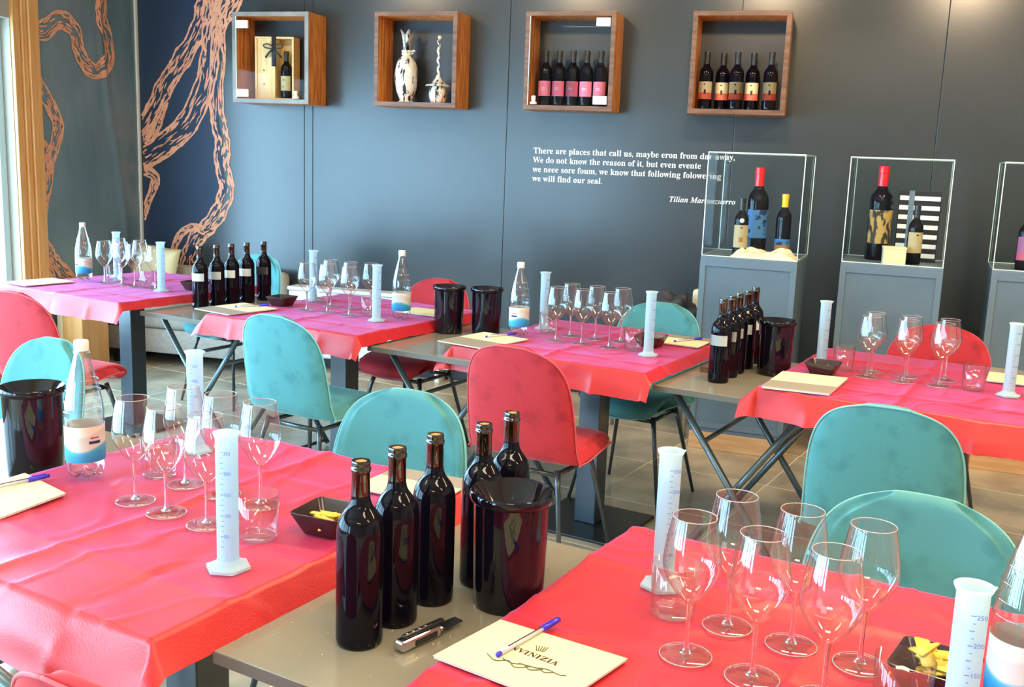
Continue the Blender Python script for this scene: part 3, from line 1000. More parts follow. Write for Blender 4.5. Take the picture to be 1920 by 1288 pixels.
for e, d, a, kind, tw_, lab in CH:
    sgn = 1 if a == FD else -1
    p = ed(e, d + sgn * .248)
    place(teal0 if kind == 't' else red0, ut if kind == 't' else ur, (p.x, p.y, 0), a + R(tw_), lab, 'velvet chairs around the tasting tables')

# hoop-framed metal chair at the lower picture corner (only its tube frame shows)
hc = thing('metal_frame_chair', 'grey tubular steel chair frame at the lower picture corner', 'chair', ed(-1.52, 1.06), GROT)
hp = spline([(-.205, -.17, .0), (-.215, -.18, .45), (-.21, -.185, .62), (-.14, -.195, .69), (.0, -.20, .705), (.14, -.195, .69), (.21, -.185, .62), (.215, -.18, .45), (.205, -.17, 0)], 6)
obj('back_frame', tb(hp, .013, 10), 'steel', hc)
obj('front_frame', tb(spline([(-.205, .20, 0), (-.2, .19, .38), (-.17, .185, .415), (.17, .185, .415), (.2, .19, .38), (.205, .20, 0)], 5), .012, 10), 'steel', hc)
obj('seat', bx(-.20, .20, -.19, .21, .425, .455, .01), 'red', hc, smooth=False)
for sx in (-1, 1):
    obj('side_rail', tb([(sx * .20, -.18, .415), (sx * .20, .19, .415)], .010, 8), 'steel', hc)

# dark jacket on a chair by the wall
jk = bmesh.new()
bmesh.ops.create_icosphere(jk, subdivisions=4, radius=1)
for v_ in jk.verts:
    p = v_.co.copy()
    nn = noise.noise(p * 2.1) * .30 + noise.noise(p * 5) * .12
    v_.co = Vector((p.x * .17 * (1 + nn), p.y * .09 * (1 + nn), p.z * .13 * (1 + nn * 1.6)))
o = obj('jacket', jk, 'dark_fabric', loc=ed(-2.15, 5.42, .645), rotz=GROT)
tag(o, 'crumpled dark jacket heaped on a seat between wall and teal chair', 'jacket')
st = thing('stool', 'cream square stool carrying the dark jacket', 'stool', ed(-2.17, 5.42, 0), GROT)
obj('seat', bx(-.24, .24, -.17, .17, .40, .52, .02), 'cloth_cream', st, auto=40)
obj('backrest', bx(.12, .22, .10, .15, .52, .80, .02), 'cloth_cream', st, auto=40)
for x in (-.2, .2):
    for y in (-.13, .13):
        obj('leg', tb([(x, y, .41), (x * 1.1, y * 1.1, 0)], .011, 8), 'chrome', st)

# ================================================================== tables
def make_table(label, e0, e1, d0, d1, col_e=None):
    ce, cd = (e0 + e1) / 2, (d0 + d1) / 2
    t = thing('table', label, 'table', ed(ce, cd), GROT, 'pedestal tables under red cloths')
    hw, hd = (e1 - e0) / 2 - .004, (d1 - d0) / 2 - .004
    obj('tabletop', bx(-hw, hw, -hd, hd, TZ - .030, TZ - .003, .003), 'underside', t, smooth=False)
    dx = 0 if col_e is None else col_e - ce
    obj('column', bx(dx - .047, dx + .047, -.047, .047, .012, TZ - .042, .004), 'column', t, smooth=False)
    obj('top_plate', bx(dx - .2, dx + .2, -.2, .2, TZ - .042, TZ - .030), 'column', t, smooth=False)
    obj('base_plate', bx(dx - .21, dx + .21, -.21, .21, 0, .012, .003), 'plate', t, smooth=False)
    return t


def cloth(label, e0, e1, d0, d1, hang, seed, folds=True):
    """creased square cloth: flat on the table, hem hanging; hang = (left, right, front, back) as (length, flare)"""
    L_, R_, F_, B_ = hang
    ce, cd = (e0 + e1) / 2, (d0 + d1) / 2
    hw, hd = (e1 - e0) / 2, (d1 - d0) / 2
    n = 110
    U = [-hw - L_[0] + (2 * hw + L_[0] + R_[0]) * i / n for i in range(n + 1)]
    V = [-hd - F_[0] + (2 * hd + F_[0] + B_[0]) * j / n for j in range(n + 1)]
    for arr, lo, hi in ((U, -hw, hw), (V, -hd, hd)):        # put grid lines exactly on the table edge
        for tgt in (lo, hi):
            k = min(range(len(arr)), key=lambda q: abs(arr[q] - tgt)); arr[k] = tgt
    bm = bmesh.new()
    g = []
    uf = [U[0] + (U[-1] - U[0]) * q / 4 for q in (1, 2, 3)]
    vf = [V[0] + (V[-1] - V[0]) * q / 4 for q in (1, 2, 3)]
    for u in U:
        row = []
        for v in V:
            fx = L_ if u < -hw else R_
            fy = F_ if v < -hd else B_
            ex = max(0, abs(u) - hw); ey = max(0, abs(v) - hd)
            sx, sy = (-1 if u < 0 else 1), (-1 if v < 0 else 1)
            x = max(-hw, min(hw, u)); y = max(-hd, min(hd, v))
            wob = noise.noise(Vector((u * 3 + seed, v * 3, seed)))
            kx = fx[1] + .12 * wob * (1 if fx[1] < .6 else 0); ky = fy[1] + .15 * wob
            lx, ly = ex * kx, ey * ky
            if ex and ey: lx, ly = ex * max(kx, .45), ey * max(ky, .45)
            drop = math.sqrt(max(0, ex * ex + ey * ey - lx * lx - ly * ly))
            x += sx * lx; y += sy * ly
            z = TZ - drop
            amp = 1.0
            z += amp * (.0012 * noise.noise(Vector((u * 9 + seed, v * 9, 0))) + .0052 * max(0, noise.noise(Vector((u * 3.1, v * 5.5 + seed, 5)))) + .0018 * noise.noise(Vector((u * 6 + seed, v * 17, 3))))
            # sharp random wrinkles
            w1 = abs(noise.noise(Vector((u * 5 + v * 3, v * 4 - u * 2 + seed, 7))))
            z += .0030 * max(0, 1 - w1 / .05)
            if folds:
                for q in uf:
                    s_ = 1 if q == uf[1] else -1
                    z += s_ * .0060 * math.exp(-abs(u - q) / .016)
                for q in vf:
                    z += (-1 if q == vf[1] else 1) * .0050 * math.exp(-abs(v - q) / .016)
                if ey and not ex:
                    for q in uf: y += sy * .012 * math.exp(-abs(u - q) / .02) * min(1, ey / .05) * (1 if q != uf[1] else -.6)
            if ey and not ex:
                y += sy * .010 * math.sin(u * 13 + seed) * min(1, ey / .06)
            z = max(z, TZ - .0005) if not (ex or ey) else z
            # where the hem meets the neighbouring board it lies on it
            if ex and not ey and fx[2] and z < BZ + .004: z = BZ + .004
            row.append(bm.verts.new((x, y, z)))
        g.append(row)
    for i in range(n):
        for j in range(n):
            bm.faces.new((g[i][j], g[i + 1][j], g[i + 1][j + 1], g[i][j + 1]))
    bmesh.ops.recalc_face_normals(bm, faces=bm.faces)
    o = obj('tablecloth', bm, 'cloth', loc=ed(ce, cd), rotz=GROT)
    return tag(o, label, 'tablecloth', 'red paper-cloth table covers')


SIDE = (.045, .72, True)
TB = dict(
    T1=(-4.86, -3.97, 3.16, 4.10, -4.46), T2=(-3.45, -2.60, 3.21, 4.15, -3.05), T3=(-2.20, -1.385, 3.31, 4.17, -1.775),
    T4=(-.99, -.14, 3.34, 4.31, None), FL=(-2.03, -1.185, .98, 1.885, -1.585), FR=(-.785, .07, .97, 1.868, None))
NAMES = dict(T1='magenta table by the window', T2='table behind the large teal chair', T3='middle table behind the red chair',
             T4='table in front of the display cases', FL='near pink-lit table', FR='near bright red table')
for k, (a, b, c, d, ce) in TB.items():
    make_table('dark pedestal table, the ' + NAMES[k], a, b, c, d, ce)
cloth('creased cloth glowing magenta on the table by the window', *TB['T1'][:4], ((.10, .3, False), (.05, .70, False), (.10, .30, False), (.04, .4, False)), 1)
cloth('creased pink-red cloth on the table behind the large teal chair', *TB['T2'][:4], ((.085, .68, False), (.052, .62, False), (.095, .35, False), (.05, .4, False)), 2)
cloth('creased red cloth on the middle table behind the red chair', *TB['T3'][:4], ((.085, .70, False), (.045, .70, False), (.10, .30, False), (.05, .4, False)), 3)
cloth('creased bright red cloth on the table before the display cases', *TB['T4'][:4], ((.075, .70, False), (.10, .3, False), (.10, .30, False), (.05, .4, False)), 4)
cloth('crumpled pink-red cloth on the near table with six glasses and a full water bottle', *TB['FL'][:4], ((.06, .5, False), (.062, .62, False), (.11, .42, False), (.05, .4, False)), 5)
cloth('bright orange-red cloth on the near table by the corkscrew', *TB['FR'][:4], ((.045, .60, False), (.10, .3, False), (.10, .3, False), (.06, .4, False)), 6)


def make_board(label, e0, e1, d0, d1):
    t = thing('folding_table', label, 'table', ed((e0 + e1) / 2, (d0 + d1) / 2), GROT, 'taupe folding tables between the clothed tables')
    hw, hd = (e1 - e0) / 2, (d1 - d0) / 2
    tp = obj('tabletop', bx(-hw, hw, -hd, hd, BZ - .022, BZ, .002), 'board', t, smooth=False)
    obj('edge_band', bx(-hw - .0006, hw + .0006, -hd - .0012, -hd, BZ - .021, BZ - .001), 'board_edge', tp, smooth=False)
    zt = BZ - .030
    for y, s in ((-hd + .09, 1), (hd - .09, 1), (-hd + .13, -1), (hd - .13, -1)):
        obj('leg', tb([(-s * (hw - .05), y, zt), (s * (hw - .05), y, .012)], .0125, 10), 'steel', t)
    for y0, y1, x, z in ((-hd + .09, hd - .09, -(hw - .05) * .5, zt * .75), (-hd + .13, hd - .13, (hw - .05) * .45, zt * .725), (-hd + .09, hd - .09, (hw - .05) * .98, .03), (-hd + .13, hd - .13, -(hw - .05) * .98, .03)):
        obj('cross_bar', tb([(x, y0, z), (x, y1, z)], .009, 8), 'steel', t)
    for y in (-hd + .11, hd - .11):
        obj('pivot', tb([(0, y - .025, zt * .5), (0, y + .025, zt * .5)], .007, 8), 'chrome', t)
    return t


make_board('taupe folding table carrying five white-label bottles beside the magenta table', -3.94, -3.34, 3.255, 4.05)
make_board('taupe folding table carrying two black buckets', -2.59, -1.99, 3.27, 4.02)
make_board('taupe folding table carrying bottles and bucket before the first display case', -1.366, -.79, 3.35, 4.12)
make_board('near taupe folding table with unlabelled bottles and corkscrew', -1.147, -.56, 1.07, 1.80)
make_board('taupe folding table under the bucket beside the near water bottle', -2.66, -2.055, 1.05, 1.80)

# crumbs on the near board
rn = random.Random(5)
cm = bmesh.new()
for k in range(20):
    e, d = rn.uniform(-1.12, -.86), rn.uniform(1.09, 1.35)
    p = ed(e, d, BZ)
    bmesh.ops.create_icosphere(cm, subdivisions=1, radius=rn.uniform(.0006, .0015), matrix=Matrix.Translation(p + Vector((0, 0, .001))))
tag(obj('crumbs', cm, 'paper'), 'pale crumbs scattered on the near taupe board', 'crumbs', kind='stuff')

# ================================================================== glasses
GB = [(.0045, .086), (.010, .091), (.020, .100), (.033, .119), (.0415, .137), (.0435, .150), (.0425, .163), (.0385, .190), (.0325, .2215)]
gl0 = thing('wine_glass', 'x', 'wine glass')
bo = obj('bowl', lathe(smoothprof(GB, 3), 40), 'glass', gl0)
em_ = label_bm(.0440, .148, .158, -PI / 2 - .085, -PI / 2 + .085, 4)
em2_ = label_bm(.0441, .1415, .1430, -PI / 2 - .26, -PI / 2 + .26, 8)
tmp = bpy.data.meshes.new('t'); em2_.to_mesh(tmp); em2_.free(); em_.from_mesh(tmp); bpy.data.meshes.remove(tmp)
obj('etched_emblem', em_, 'etch', bo, auto=40)
rim_bm = bmesh.new()
pr = [(.0325 + .0008 * math.cos(a), .2215 + .0008 * math.sin(a)) for a in [2 * PI * i / 6 for i in range(7)]]
lathe(pr, 40, rim_bm)
obj('rim', rim_bm, 'rim', bo)
obj('stem', lathe(smoothprof([(.0058, .0895), (.0048, .084), (.0038, .072), (.0034, .050), (.0036, .028), (.0052, .014), (.0078, .0088), (.0100, .0072)][::-1], 3), 20), 'solid_glass', gl0)
fr_ = bmesh.new()
lathe([(.0392 + .0009 * math.cos(a), .0024 + .0009 * math.sin(a)) for a in [2 * PI * i / 6 for i in range(7)]], 40, fr_)
ft_ = obj('foot', lathe([(0, .0009), (.036, .0009), (.0385, .0015), (.0390, .0024), (.0375, .0034), (.022, .0050), (0, .0050)], 36), 'foot', gl0, auto=60)
obj('rim', fr_, 'rim', ft_)  # added ring whose pale colour paints the foot's bright outline
GROUPS = dict(
    FL=[(-1.691, 1.372, 'front row, nearest the water bottle'), (-1.585, 1.360, 'front row, middle'), (-1.471, 1.361, 'front row, behind the measuring cylinder'),
        (-1.692, 1.506, 'back row, nearest the water bottle'), (-1.581, 1.506, 'back row, middle'), (-1.469, 1.505, 'back row, nearest the cracker bowl')],
    FR=[(-.487, 1.390, 'front row, over the booklet corner'), (-.467, 1.522, 'back row, nearest the measuring cylinder'), (-.381, 1.380, 'front row, middle'),
        (-.362, 1.516, 'back row, middle'), (-.278, 1.374, 'front row, nearest the cracker bowl'), (-.257, 1.512, 'back row, nearest the teal chair')],
    T1=[(-4.567, 3.553, 'front row, nearest the water bottle'), (-4.642, 3.707, 'back row, nearest the water bottle'), (-4.465, 3.580, 'front row, second from the water bottle'),
        (-4.355, 3.570, 'front row, third from the water bottle'), (-4.50, 3.728, 'back row, middle'), (-4.205, 3.575, 'front row, nearest the board bottles')],
    T2=[(-3.185, 3.571, 'front row, nearest the black bowl'), (-3.082, 3.593, 'front row, middle'), (-3.190, 3.743, 'back row, nearest the black bowl'),
        (-2.945, 3.583, 'front row, nearest the tumbler'), (-3.066, 3.740, 'back row, middle'), (-2.965, 3.765, 'back row, nearest the water bottle')],
    T3=[(-1.924, 3.653, 'front row, nearest the water bottle'), (-1.933, 3.795, 'back row, nearest the water bottle'), (-1.811, 3.661, 'front row, middle'),
        (-1.818, 3.797, 'back row, middle'), (-1.687, 3.658, 'front row, nearest the tumbler'), (-1.709, 3.813, 'back row, nearest the teal chair')],
    T4=[(-.720, 3.767, 'front row, nearest the black bowl'), (-.725, 3.873, 'back row, nearest the black bowl'), (-.594, 3.766, 'front row, middle'),
        (-.602, 3.874, 'back row, middle'), (-.477, 3.779, 'front row, nearest the large tumbler'), (-.477, 3.898, 'back row, nearest the large tumbler')])
used = [False]
for k, L_ in GROUPS.items():
    for e, d, w_ in L_:
        place(gl0, used, ed(e, d, TZ + .0035), math.atan2(-ed(e, d).y, -ed(e, d).x) + PI / 2 + rn.uniform(-.35, .35), 'wine glass on ' + NAMES[k].replace('table behind the large teal chair', 'table behind large teal chair') + ', ' + w_, 'empty wine glasses on the ' + NAMES[k])

# tumblers
tu0 = thing('tumbler', 'x', 'tumbler')
obj('wall', lathe([(.0345, .004), (.0365, .012), (.0400, .088), (.0392, .0885), (.0352, .012), (.031, .0075)], 36), 'tumbler', tu0)
obj('base', lathe([(0, .0005), (.033, .0005), (.0352, .003), (.0355, .006), (.032, .0075), (0, .0075)], 32), 'foot', tu0, auto=50)
used = [False]
for k, e, d, w_ in [('FL', -1.787, 1.517, 'behind the front glasses beside the water bottle'), ('FL', -1.345, 1.372, 'beside the measuring cylinder'), ('FR', -.560, 1.520, 'in front of the measuring cylinder'),
                    ('FR', -.178, 1.388, 'in front of the cracker bowl'), ('T1', -4.605, 3.64, 'beside the water bottle'), ('T1', -4.285, 3.60, 'beside the tall cylinder'),
                    ('T2', -2.885, 3.650, 'beside the measuring cylinder'), ('T2', -3.305, 3.82, 'behind the black bowl'), ('T3', -1.600, 3.694, 'beside the measuring cylinder'),
                    ('T3', -2.044, 3.808, 'beside the far cylinder'), ('T4', -.824, 3.860, 'behind the black bowl'), ('T4', -.370, 3.794, 'beside the measuring cylinder')]:
    place(tu0, used, ed(e, d, TZ + .0035), 0, 'clear water tumbler on ' + NAMES[k] + ', ' + w_, 'clear water tumblers on the tables')

# measuring cylinders
cy0 = thing('measuring_cylinder', 'x', 'measuring cylinder')
hexp = [(.0405 * math.cos(a), .0405 * math.sin(a)) for a in [PI / 3 * i for i in range(6)]]
fb = prism(hexp, 0, .005)
lathe([(.040 * .86, .005), (.026, .009), (.0215, .013), (.0195, .018)], 30, fb)
obj('foot', fb, 'milky', cy0, auto=30)
obj('tube', lathe([(0, .013), (.0185, .013), (.0188, .018), (.0195, .238), (.0225, .244), (.0235, .2475), (.0222, .248), (.0180, .238), (.0174, .02), (0, .018)], 32), 'milky', cy0)
obj('spout', tb([(.0200, 0, .243), (.0262, 0, .2475)], .0035, 8, .0015), 'milky', cy0)
tk = bmesh.new()
for k in range(19):
    z = .045 + k * .0095
    big = k % 2 == 0
    bmq = label_bm(.0198 + .0003, z, z + .0011, -PI / 2 - (.30 if big else .15), -PI / 2, 4)
    tmp = bpy.data.meshes.new('t'); bmq.to_mesh(tmp); bmq.free(); tk.from_mesh(tmp); bpy.data.meshes.remove(tmp)
tko = obj('graduation_marks', tk, 'tick', cy0, smooth=False)
num = []
for s, z in (('250', .212), ('200', .176), ('150', .138), ('100', .100), ('50', .062)):
    o = text('numeral', s, .0085, 'tick', tko, .0002)
    o.location = (.0006, -.0200, z)
    o.rotation_euler = (PI / 2, 0, 0)
used = [False]
for k, e, d, a, w_ in [('FL', -1.284, 1.235, -35, 'at its front corner'), ('FL', -1.870, 1.70, -20, 'behind the glasses'), ('FR', -.616, 1.612, -20, 'beside the board with bottles'), ('FR', -.098, 1.290, 5, 'at the picture edge'),
                       ('T2', -2.769, 3.556, -40, 'beside the water bottle'), ('T2', -3.375, 3.83, -40, 'behind the black bowl'), ('T3', -1.503, 3.619, -20, 'at its front corner'), ('T3', -2.111, 3.887, -30, 'behind the water bottle'),
                       ('T4', -.257, 3.774, 0, 'at the picture edge'), ('T4', -.905, 3.86, 0, 'behind the black bowl'), ('T1', -4.134, 3.551, -50, 'at its near corner'), ('T1', -4.735, 3.765, -50, 'beside the water bottle')]:
    p = ed(e, d, TZ + .004)
    place(cy0, used, p, math.atan2(-p.y, -p.x) + R(98 + (-28 if k == 'FL' else 10)), 'milky plastic measuring cylinder on ' + NAMES[k] + ', ' + w_, 'milky measuring cylinders')

# water bottles
wb0 = thing('water_bottle', 'x', 'water bottle')
bm = bmesh.new()
prof = smoothprof([(.0405, .030), (.0418, .045), (.0415, .125), (.0420, .140), (.0405, .165), (.034, .200), (.0255, .235), (.0175, .265), (.0135, .280), (.0132, .288)], 3)
lathe(prof, 36, bm)
# five-lobed petaloid base
n = 50
ring = []
for r_, z0, am in ((.0405, .030, 0), (.0395, .018, .3), (.034, .006, 1), (.024, .002, 1), (.010, .012, .2)):
    ring.append([bm.verts.new((r_ * (1 - .04 * am * math.cos(5 * a)) * math.cos(a), r_ * (1 - .04 * am * math.cos(5 * a)) * math.sin(a), z0 + am * .008 * max(0, math.cos(5 * a)))) for a in [2 * PI * i / n for i in range(n)]])
for a, b in zip(ring, ring[1:]):
    for i in range(n): bm.faces.new((a[i], b[i], b[(i + 1) % n], a[(i + 1) % n]))
bmesh.ops.recalc_face_normals(bm, faces=bm.faces)
obj('body', bm, 'pet', wb0)
obj('cap', lathe([(0, .283), (.0150, .283), (.0155, .285), (.0155, .303), (.0140, .306), (0, .306)], 28), 'white_cap', wb0, auto=40)
obj('neck_ring', lathe([(.0135, .277), (.0172, .278), (.0172, .281), (.0135, .282)], 24), 'pet', wb0, auto=40)
lbw = obj('label', lathe([(.0422, .040), (.0425, .042), (.0422, .118), (.0428, .120)], 36), 'water_label', wb0)
obj('label_print', label_bm(.0430, .082, .088, -PI / 2 - .30, -PI / 2 + .30, 8), 'tick', lbw)
obj('label_print', label_bm(.0430, .094, .0965, -PI / 2 - .22, -PI / 2 + .22, 8), 'red_print', lbw)
rg = bmesh.new()
for z in (.150, .172, .196, .22):
    rr = [q for q in prof if q[1] <= z][-1][0]
    lathe([(rr + .0002, z - .002), (rr + .0012, z), (rr - .0002, z + .002)], 30, rg)
obj('grip_ring', rg, 'pet', wb0)
used = [False]
for k, e, d, a, w_ in [('FL', -1.915, 1.423, -10, 'large with printed label'), ('T1', -4.732, 3.552, -60, 'against the slate wallpaper'), ('T2', -2.724, 3.676, 120, 'beside the black buckets'),
                       ('T3', -2.107, 3.663, -30, 'beside the open booklet'), ('FR', -.045, 1.480, 10, 'cut by the picture edge'), ('T4', -.185, 4.21, 10, 'cut by the picture edge')]:
    p = ed(e, d, TZ + .0045)
    place(wb0, used, p, math.atan2(-p.y, -p.x) + R(90 + (28 if k in ('FL', 'FR') else a)), 'clear plastic water bottle with blue wave label on ' + NAMES[k], 'clear water bottles with blue labels')

# black square bowls with crackers
def sq(h, r, n=5):
    pts = []
    for cx_, cy_, a0 in ((h - r, h - r, 0), (-h + r, h - r, PI / 2), (-h + r, -h + r, PI), (h - r, -h + r, 1.5 * PI)):
        for i in range(n):
            a = a0 + PI / 2 * i / (n - 1)
            pts.append((cx_ + r * math.cos(a), cy_ + r * math.sin(a)))
    return pts


def make_bowl():
    t = thing('snack_bowl', 'x', 'bowl')
    bm = bmesh.new()
    rings = []
    for h_, r_, z in ((.036, .010, 0), (.038, .010, .002), (.0565, .012, .043), (.0565, .012, .045), (.0545, .012, .0455), (.0525, .011, .043), (.034, .010, .007)):
        rings.append([bm.verts.new((x, y, z)) for x, y in sq(h_, r_)])
    for a, b in zip(rings, rings[1:]):
        m_ = len(a)
        for i in range(m_): bm.faces.new((a[i], a[(i + 1) % m_], b[(i + 1) % m_], b[i]))
    bm.faces.new(rings[0][::-1]); bm.faces.new(rings[-1])
    bmesh.ops.recalc_face_normals(bm, faces=bm.faces)
    obj('body', bm, 'bowl', t, auto=50)
    return t


bw0 = make_bowl()
used = [False]
BOWLS = [('FL', -1.262, 1.478, 8, 9, 'filled with yellow crackers'), ('FR', -.152, 1.502, -4, 12, 'piled with yellow crackers'), ('T1', -4.055, 3.70, 0, 3, 'beside the board bottles'), ('T2', -3.37, 3.605, 5, 2, 'between bottles and glasses'), ('T3', -1.575, 3.81, 0, 3, 'behind the tumbler'), ('T4', -.862, 3.715, 0, 4, 'before the tall cylinder')]
cr0 = None
for k, e, d, a, nc, w_ in BOWLS:
    place(bw0, used, ed(e, d, TZ + .0035), GROT + R(a), ('dark square bowl on ' + NAMES[k] + ', ' + w_), 'dark square snack bowls')
    for q in range(nc):
        cb_ = bmesh.new()
        rn2 = random.Random(q * 7 + nc)
        tri = [(-.021, -.015), (.022, -.017), (.005, .023)] if q % 2 else [(-.029, -.010), (.029, -.011), (.026, .011), (-.024, .010)]
        if cr0 is None or q < 2 and cr0.get(q) is None:
            cr0 = cr0 or {}
        key = q % 2
        if key not in cr0:
            prism(tri, -.0025, .0025, cb_)
            bmesh.ops.bevel(cb_, geom=cb_.edges[:], offset=.0012, segments=2, affect='EDGES')
            c = obj('cracker', cb_, 'cracker')
            cr0[key] = c.data
        else:
            cb_.free()
            c = bpy.data.objects.new('cracker', cr0[key]); COL.objects.link(c)
        lay = q // 4
        c.location = ed(e + rn2.uniform(-.021, .021), d + rn2.uniform(-.021, .021), TZ + (.018 if k != 'FR' else .030) + lay * .010 + (q % 4) * .003)
        c.rotation_euler = (rn2.uniform(-.35, .35), rn2.uniform(-.35, .35), rn2.uniform(0, 6))
        tag(c, 'small yellow cracker in the dark bowl on ' + NAMES[k], 'cracker', 'crackers in the bowl on the ' + NAMES[k])

# black wine buckets
bu0 = thing('spittoon_bucket', 'x', 'bucket')
obj('body', lathe([(0, .003), (.050, .003), (.052, 0), (.0595, .001), (.0615, .006), (.0635, .05), (.0665, .185), (.067, .197)], 48), 'bucket', bu0, auto=50)
obj('funnel_lid', lathe([(.0655, .190), (.0725, .194), (.0738, .200), (.0735, .207), (.0715, .210), (.066, .205), (.045, .178), (.026, .160), (.020, .157), (.0185, .162)], 48), 'bucket', bu0, auto=60)
used = [False]
for e, d, w_ in [(-.858, 1.490, 'beside the near unlabelled bottles'), (-2.165, 1.470, 'behind the near water bottle'), (-2.525, 3.762, 'beside the water bottle, nearer the window'),
                 (-2.368, 3.825, 'second of the two behind the booklet'), (-1.075, 3.835, 'beside white-label bottles, before the pedestals')]:
    place(bu0, used, ed(e, d, BZ), rn.uniform(0, 6), 'glossy black funnel-top bucket ' + w_, 'glossy black spittoon buckets')

# corkscrew on the near board (closed waiter's friend)
ck = thing('corkscrew', 'folded chrome and black corkscrew with cloth tab on the near board', 'corkscrew', ed(-.893, 1.290, BZ), GROT + R(80))
ck.scale = (1.22, 1.25, 1.25)
obj('handle', bx(-.052, .020, -.0085, .0085, .002, .016, .003), 'chrome', ck, smooth=False)
obj('lever', bx(-.044, .030, -.0040, .0040, .016, .0215, .002), 'black', ck, smooth=False)
obj('grip', bx(-.030, .012, -.0095, .0095, .004, .013, .002), 'black', ck, smooth=False)
obj('hinge_pin', tb([(.020, -.010, .012), (.020, .010, .012)], .003, 8), 'chrome', ck)
wr = [(.0035 * math.cos(i * .9) + .0, .0035 * math.sin(i * .9), 0) for i in range(1)]
obj('worm', tb([(-.040 + i * .0016, .0028 * math.cos(i * .9), .0185 + .0028 * math.sin(i * .9)) for i in range(30)], .0012, 6), 'chrome', ck)
obj('pull_tab', bx(.022, .062, -.008, .008, .008, .0105, .001), 'black', ck, smooth=False)
o = obj('wood_block', bx(-.016, .016, -.013, .013, 0, .020, .002), 'box_edge', loc=ed(-1.300, 3.70, BZ), rotz=GROT, smooth=False)
tag(o, 'small brown wooden block on the board beside white-label bottles', 'block')


# ================================================================== booklets and pens
def make_booklet(label, poly, cover='paper', band=None, th=.0045, logo=False, z=TZ + .005, group='cream booklets laid on the tables'):
    """poly: four (e, d) corners, near-left first, clockwise seen from above towards the back"""
    P = [ed(e, d) for e, d in poly]
    c = sum(P, Vector()) / 4
    t = thing('booklet', label, 'booklet', (c.x, c.y, z), 0, group)
    loc = [(p - c) for p in P]
    obj('pages', prism([(p.x * .99, p.y * .99) for p in loc], 0, th - .0008), 'paper_white', t, smooth=False)
    cv = obj('cover', prism([(p.x, p.y) for p in loc], th - .0008, th), cover, t, smooth=False)
    if band:
        a, b = band
        q = [loc[0].lerp(loc[1], a), loc[0].lerp(loc[1], b), loc[3].lerp(loc[2], b), loc[3].lerp(loc[2], a)]
        obj('cover_band', prism([(p.x, p.y) for p in q], th, th + .0003), 'paper_grey', cv, smooth=False)
    return t, cv, loc, th


def rect(e, d, w, h, a):
    ca, sa = math.cos(R(a)), math.sin(R(a))
    return [(e + ca * x - sa * y, d + sa * x + ca * y) for x, y in ((-w / 2, -h / 2), (-w / 2, h / 2), (w / 2, h / 2), (w / 2, -h / 2))]


t, cv, loc, th = make_booklet('cream booklet with lettering and pen at the corner of the near bright red table', [(-.795, 1.165), (-.775, 1.325), (-.552, 1.322), (-.575, 1.150)])
# printed title, emblem and vine flourish
ax = (loc[3] - loc[0]).normalized()
ang = math.atan2(ax.y, ax.x)
o = text('lettering', bold_serif('INVINIZIA'), .0185, 'ink', cv, .0003, 'CENTER')
o.location = (.000, .004, th + .0002); o.rotation_euler = (0, 0, ang)
em = bmesh.new()
for i in range(5):
    tube(em, [(.010 + (i - 2) * .0045, .040, th + .0003), (.010 + (i - 2) * .0026, .024, th + .0003)], .0009, 4)
obj('emblem', em, 'ink_grey', cv)
fl = bmesh.new()
for q in range(4):
    pp = spline([(-.062 + q * .026, -.010 - q * .006, th + .0004), (-.045 + q * .026, -.026, th + .0004), (-.026 + q * .024, -.020 - q * .004, th + .0004), (-.012 + q * .022, -.036, th + .0004), (.010 + q * .018, -.026 - q * .003, th + .0004)], 5)
    tube(fl, pp, .0011, 4)
obj('flourish', fl, 'ink_grey', cv)
make_booklet('cream booklet with pen at the picture edge on the near pink-lit table', [(-2.00, 1.12), (-2.02, 1.345), (-1.835, 1.312), (-1.80, 1.10)])
make_booklet('half-taupe booklet bridging near pink-lit table and board behind the bottles', [(-1.385, 1.70), (-1.395, 1.875), (-1.195, 1.90), (-1.17, 1.72)], 'paper', (.62, 1))
make_booklet('pale bluish booklet at the window corner of the magenta table', rect(-4.80, 3.33, .20, .27, -4), 'paper_white')
make_booklet('cream and grey booklet beside white-label bottles near the large teal chair', rect(-3.43, 3.37, .24, .28, -6), 'paper', (0, .38))
make_booklet('cream booklet behind the water bottle next to the two buckets', rect(-2.74, 3.90, .24, .17, 3), 'paper')
make_booklet('half-taupe cream booklet at the corner above the red chair', rect(-2.145, 3.45, .23, .30, -6), 'paper', (0, .45))
make_booklet('cream and taupe booklet before the chair with the jacket', rect(-1.505, 4.00, .20, .22, 2), 'paper', (.7, 1))
make_booklet('thick cream and taupe booklet beside the black bucket before the pedestals', [(-.968, 3.325), (-.983, 3.627), (-.762, 3.665), (-.752, 3.360)], 'paper', (0, .40), th=.008)
make_booklet('cream and taupe booklet at the picture edge before the last pedestal', rect(-.255, 4.13, .20, .29, 3), 'paper', (.65, 1))

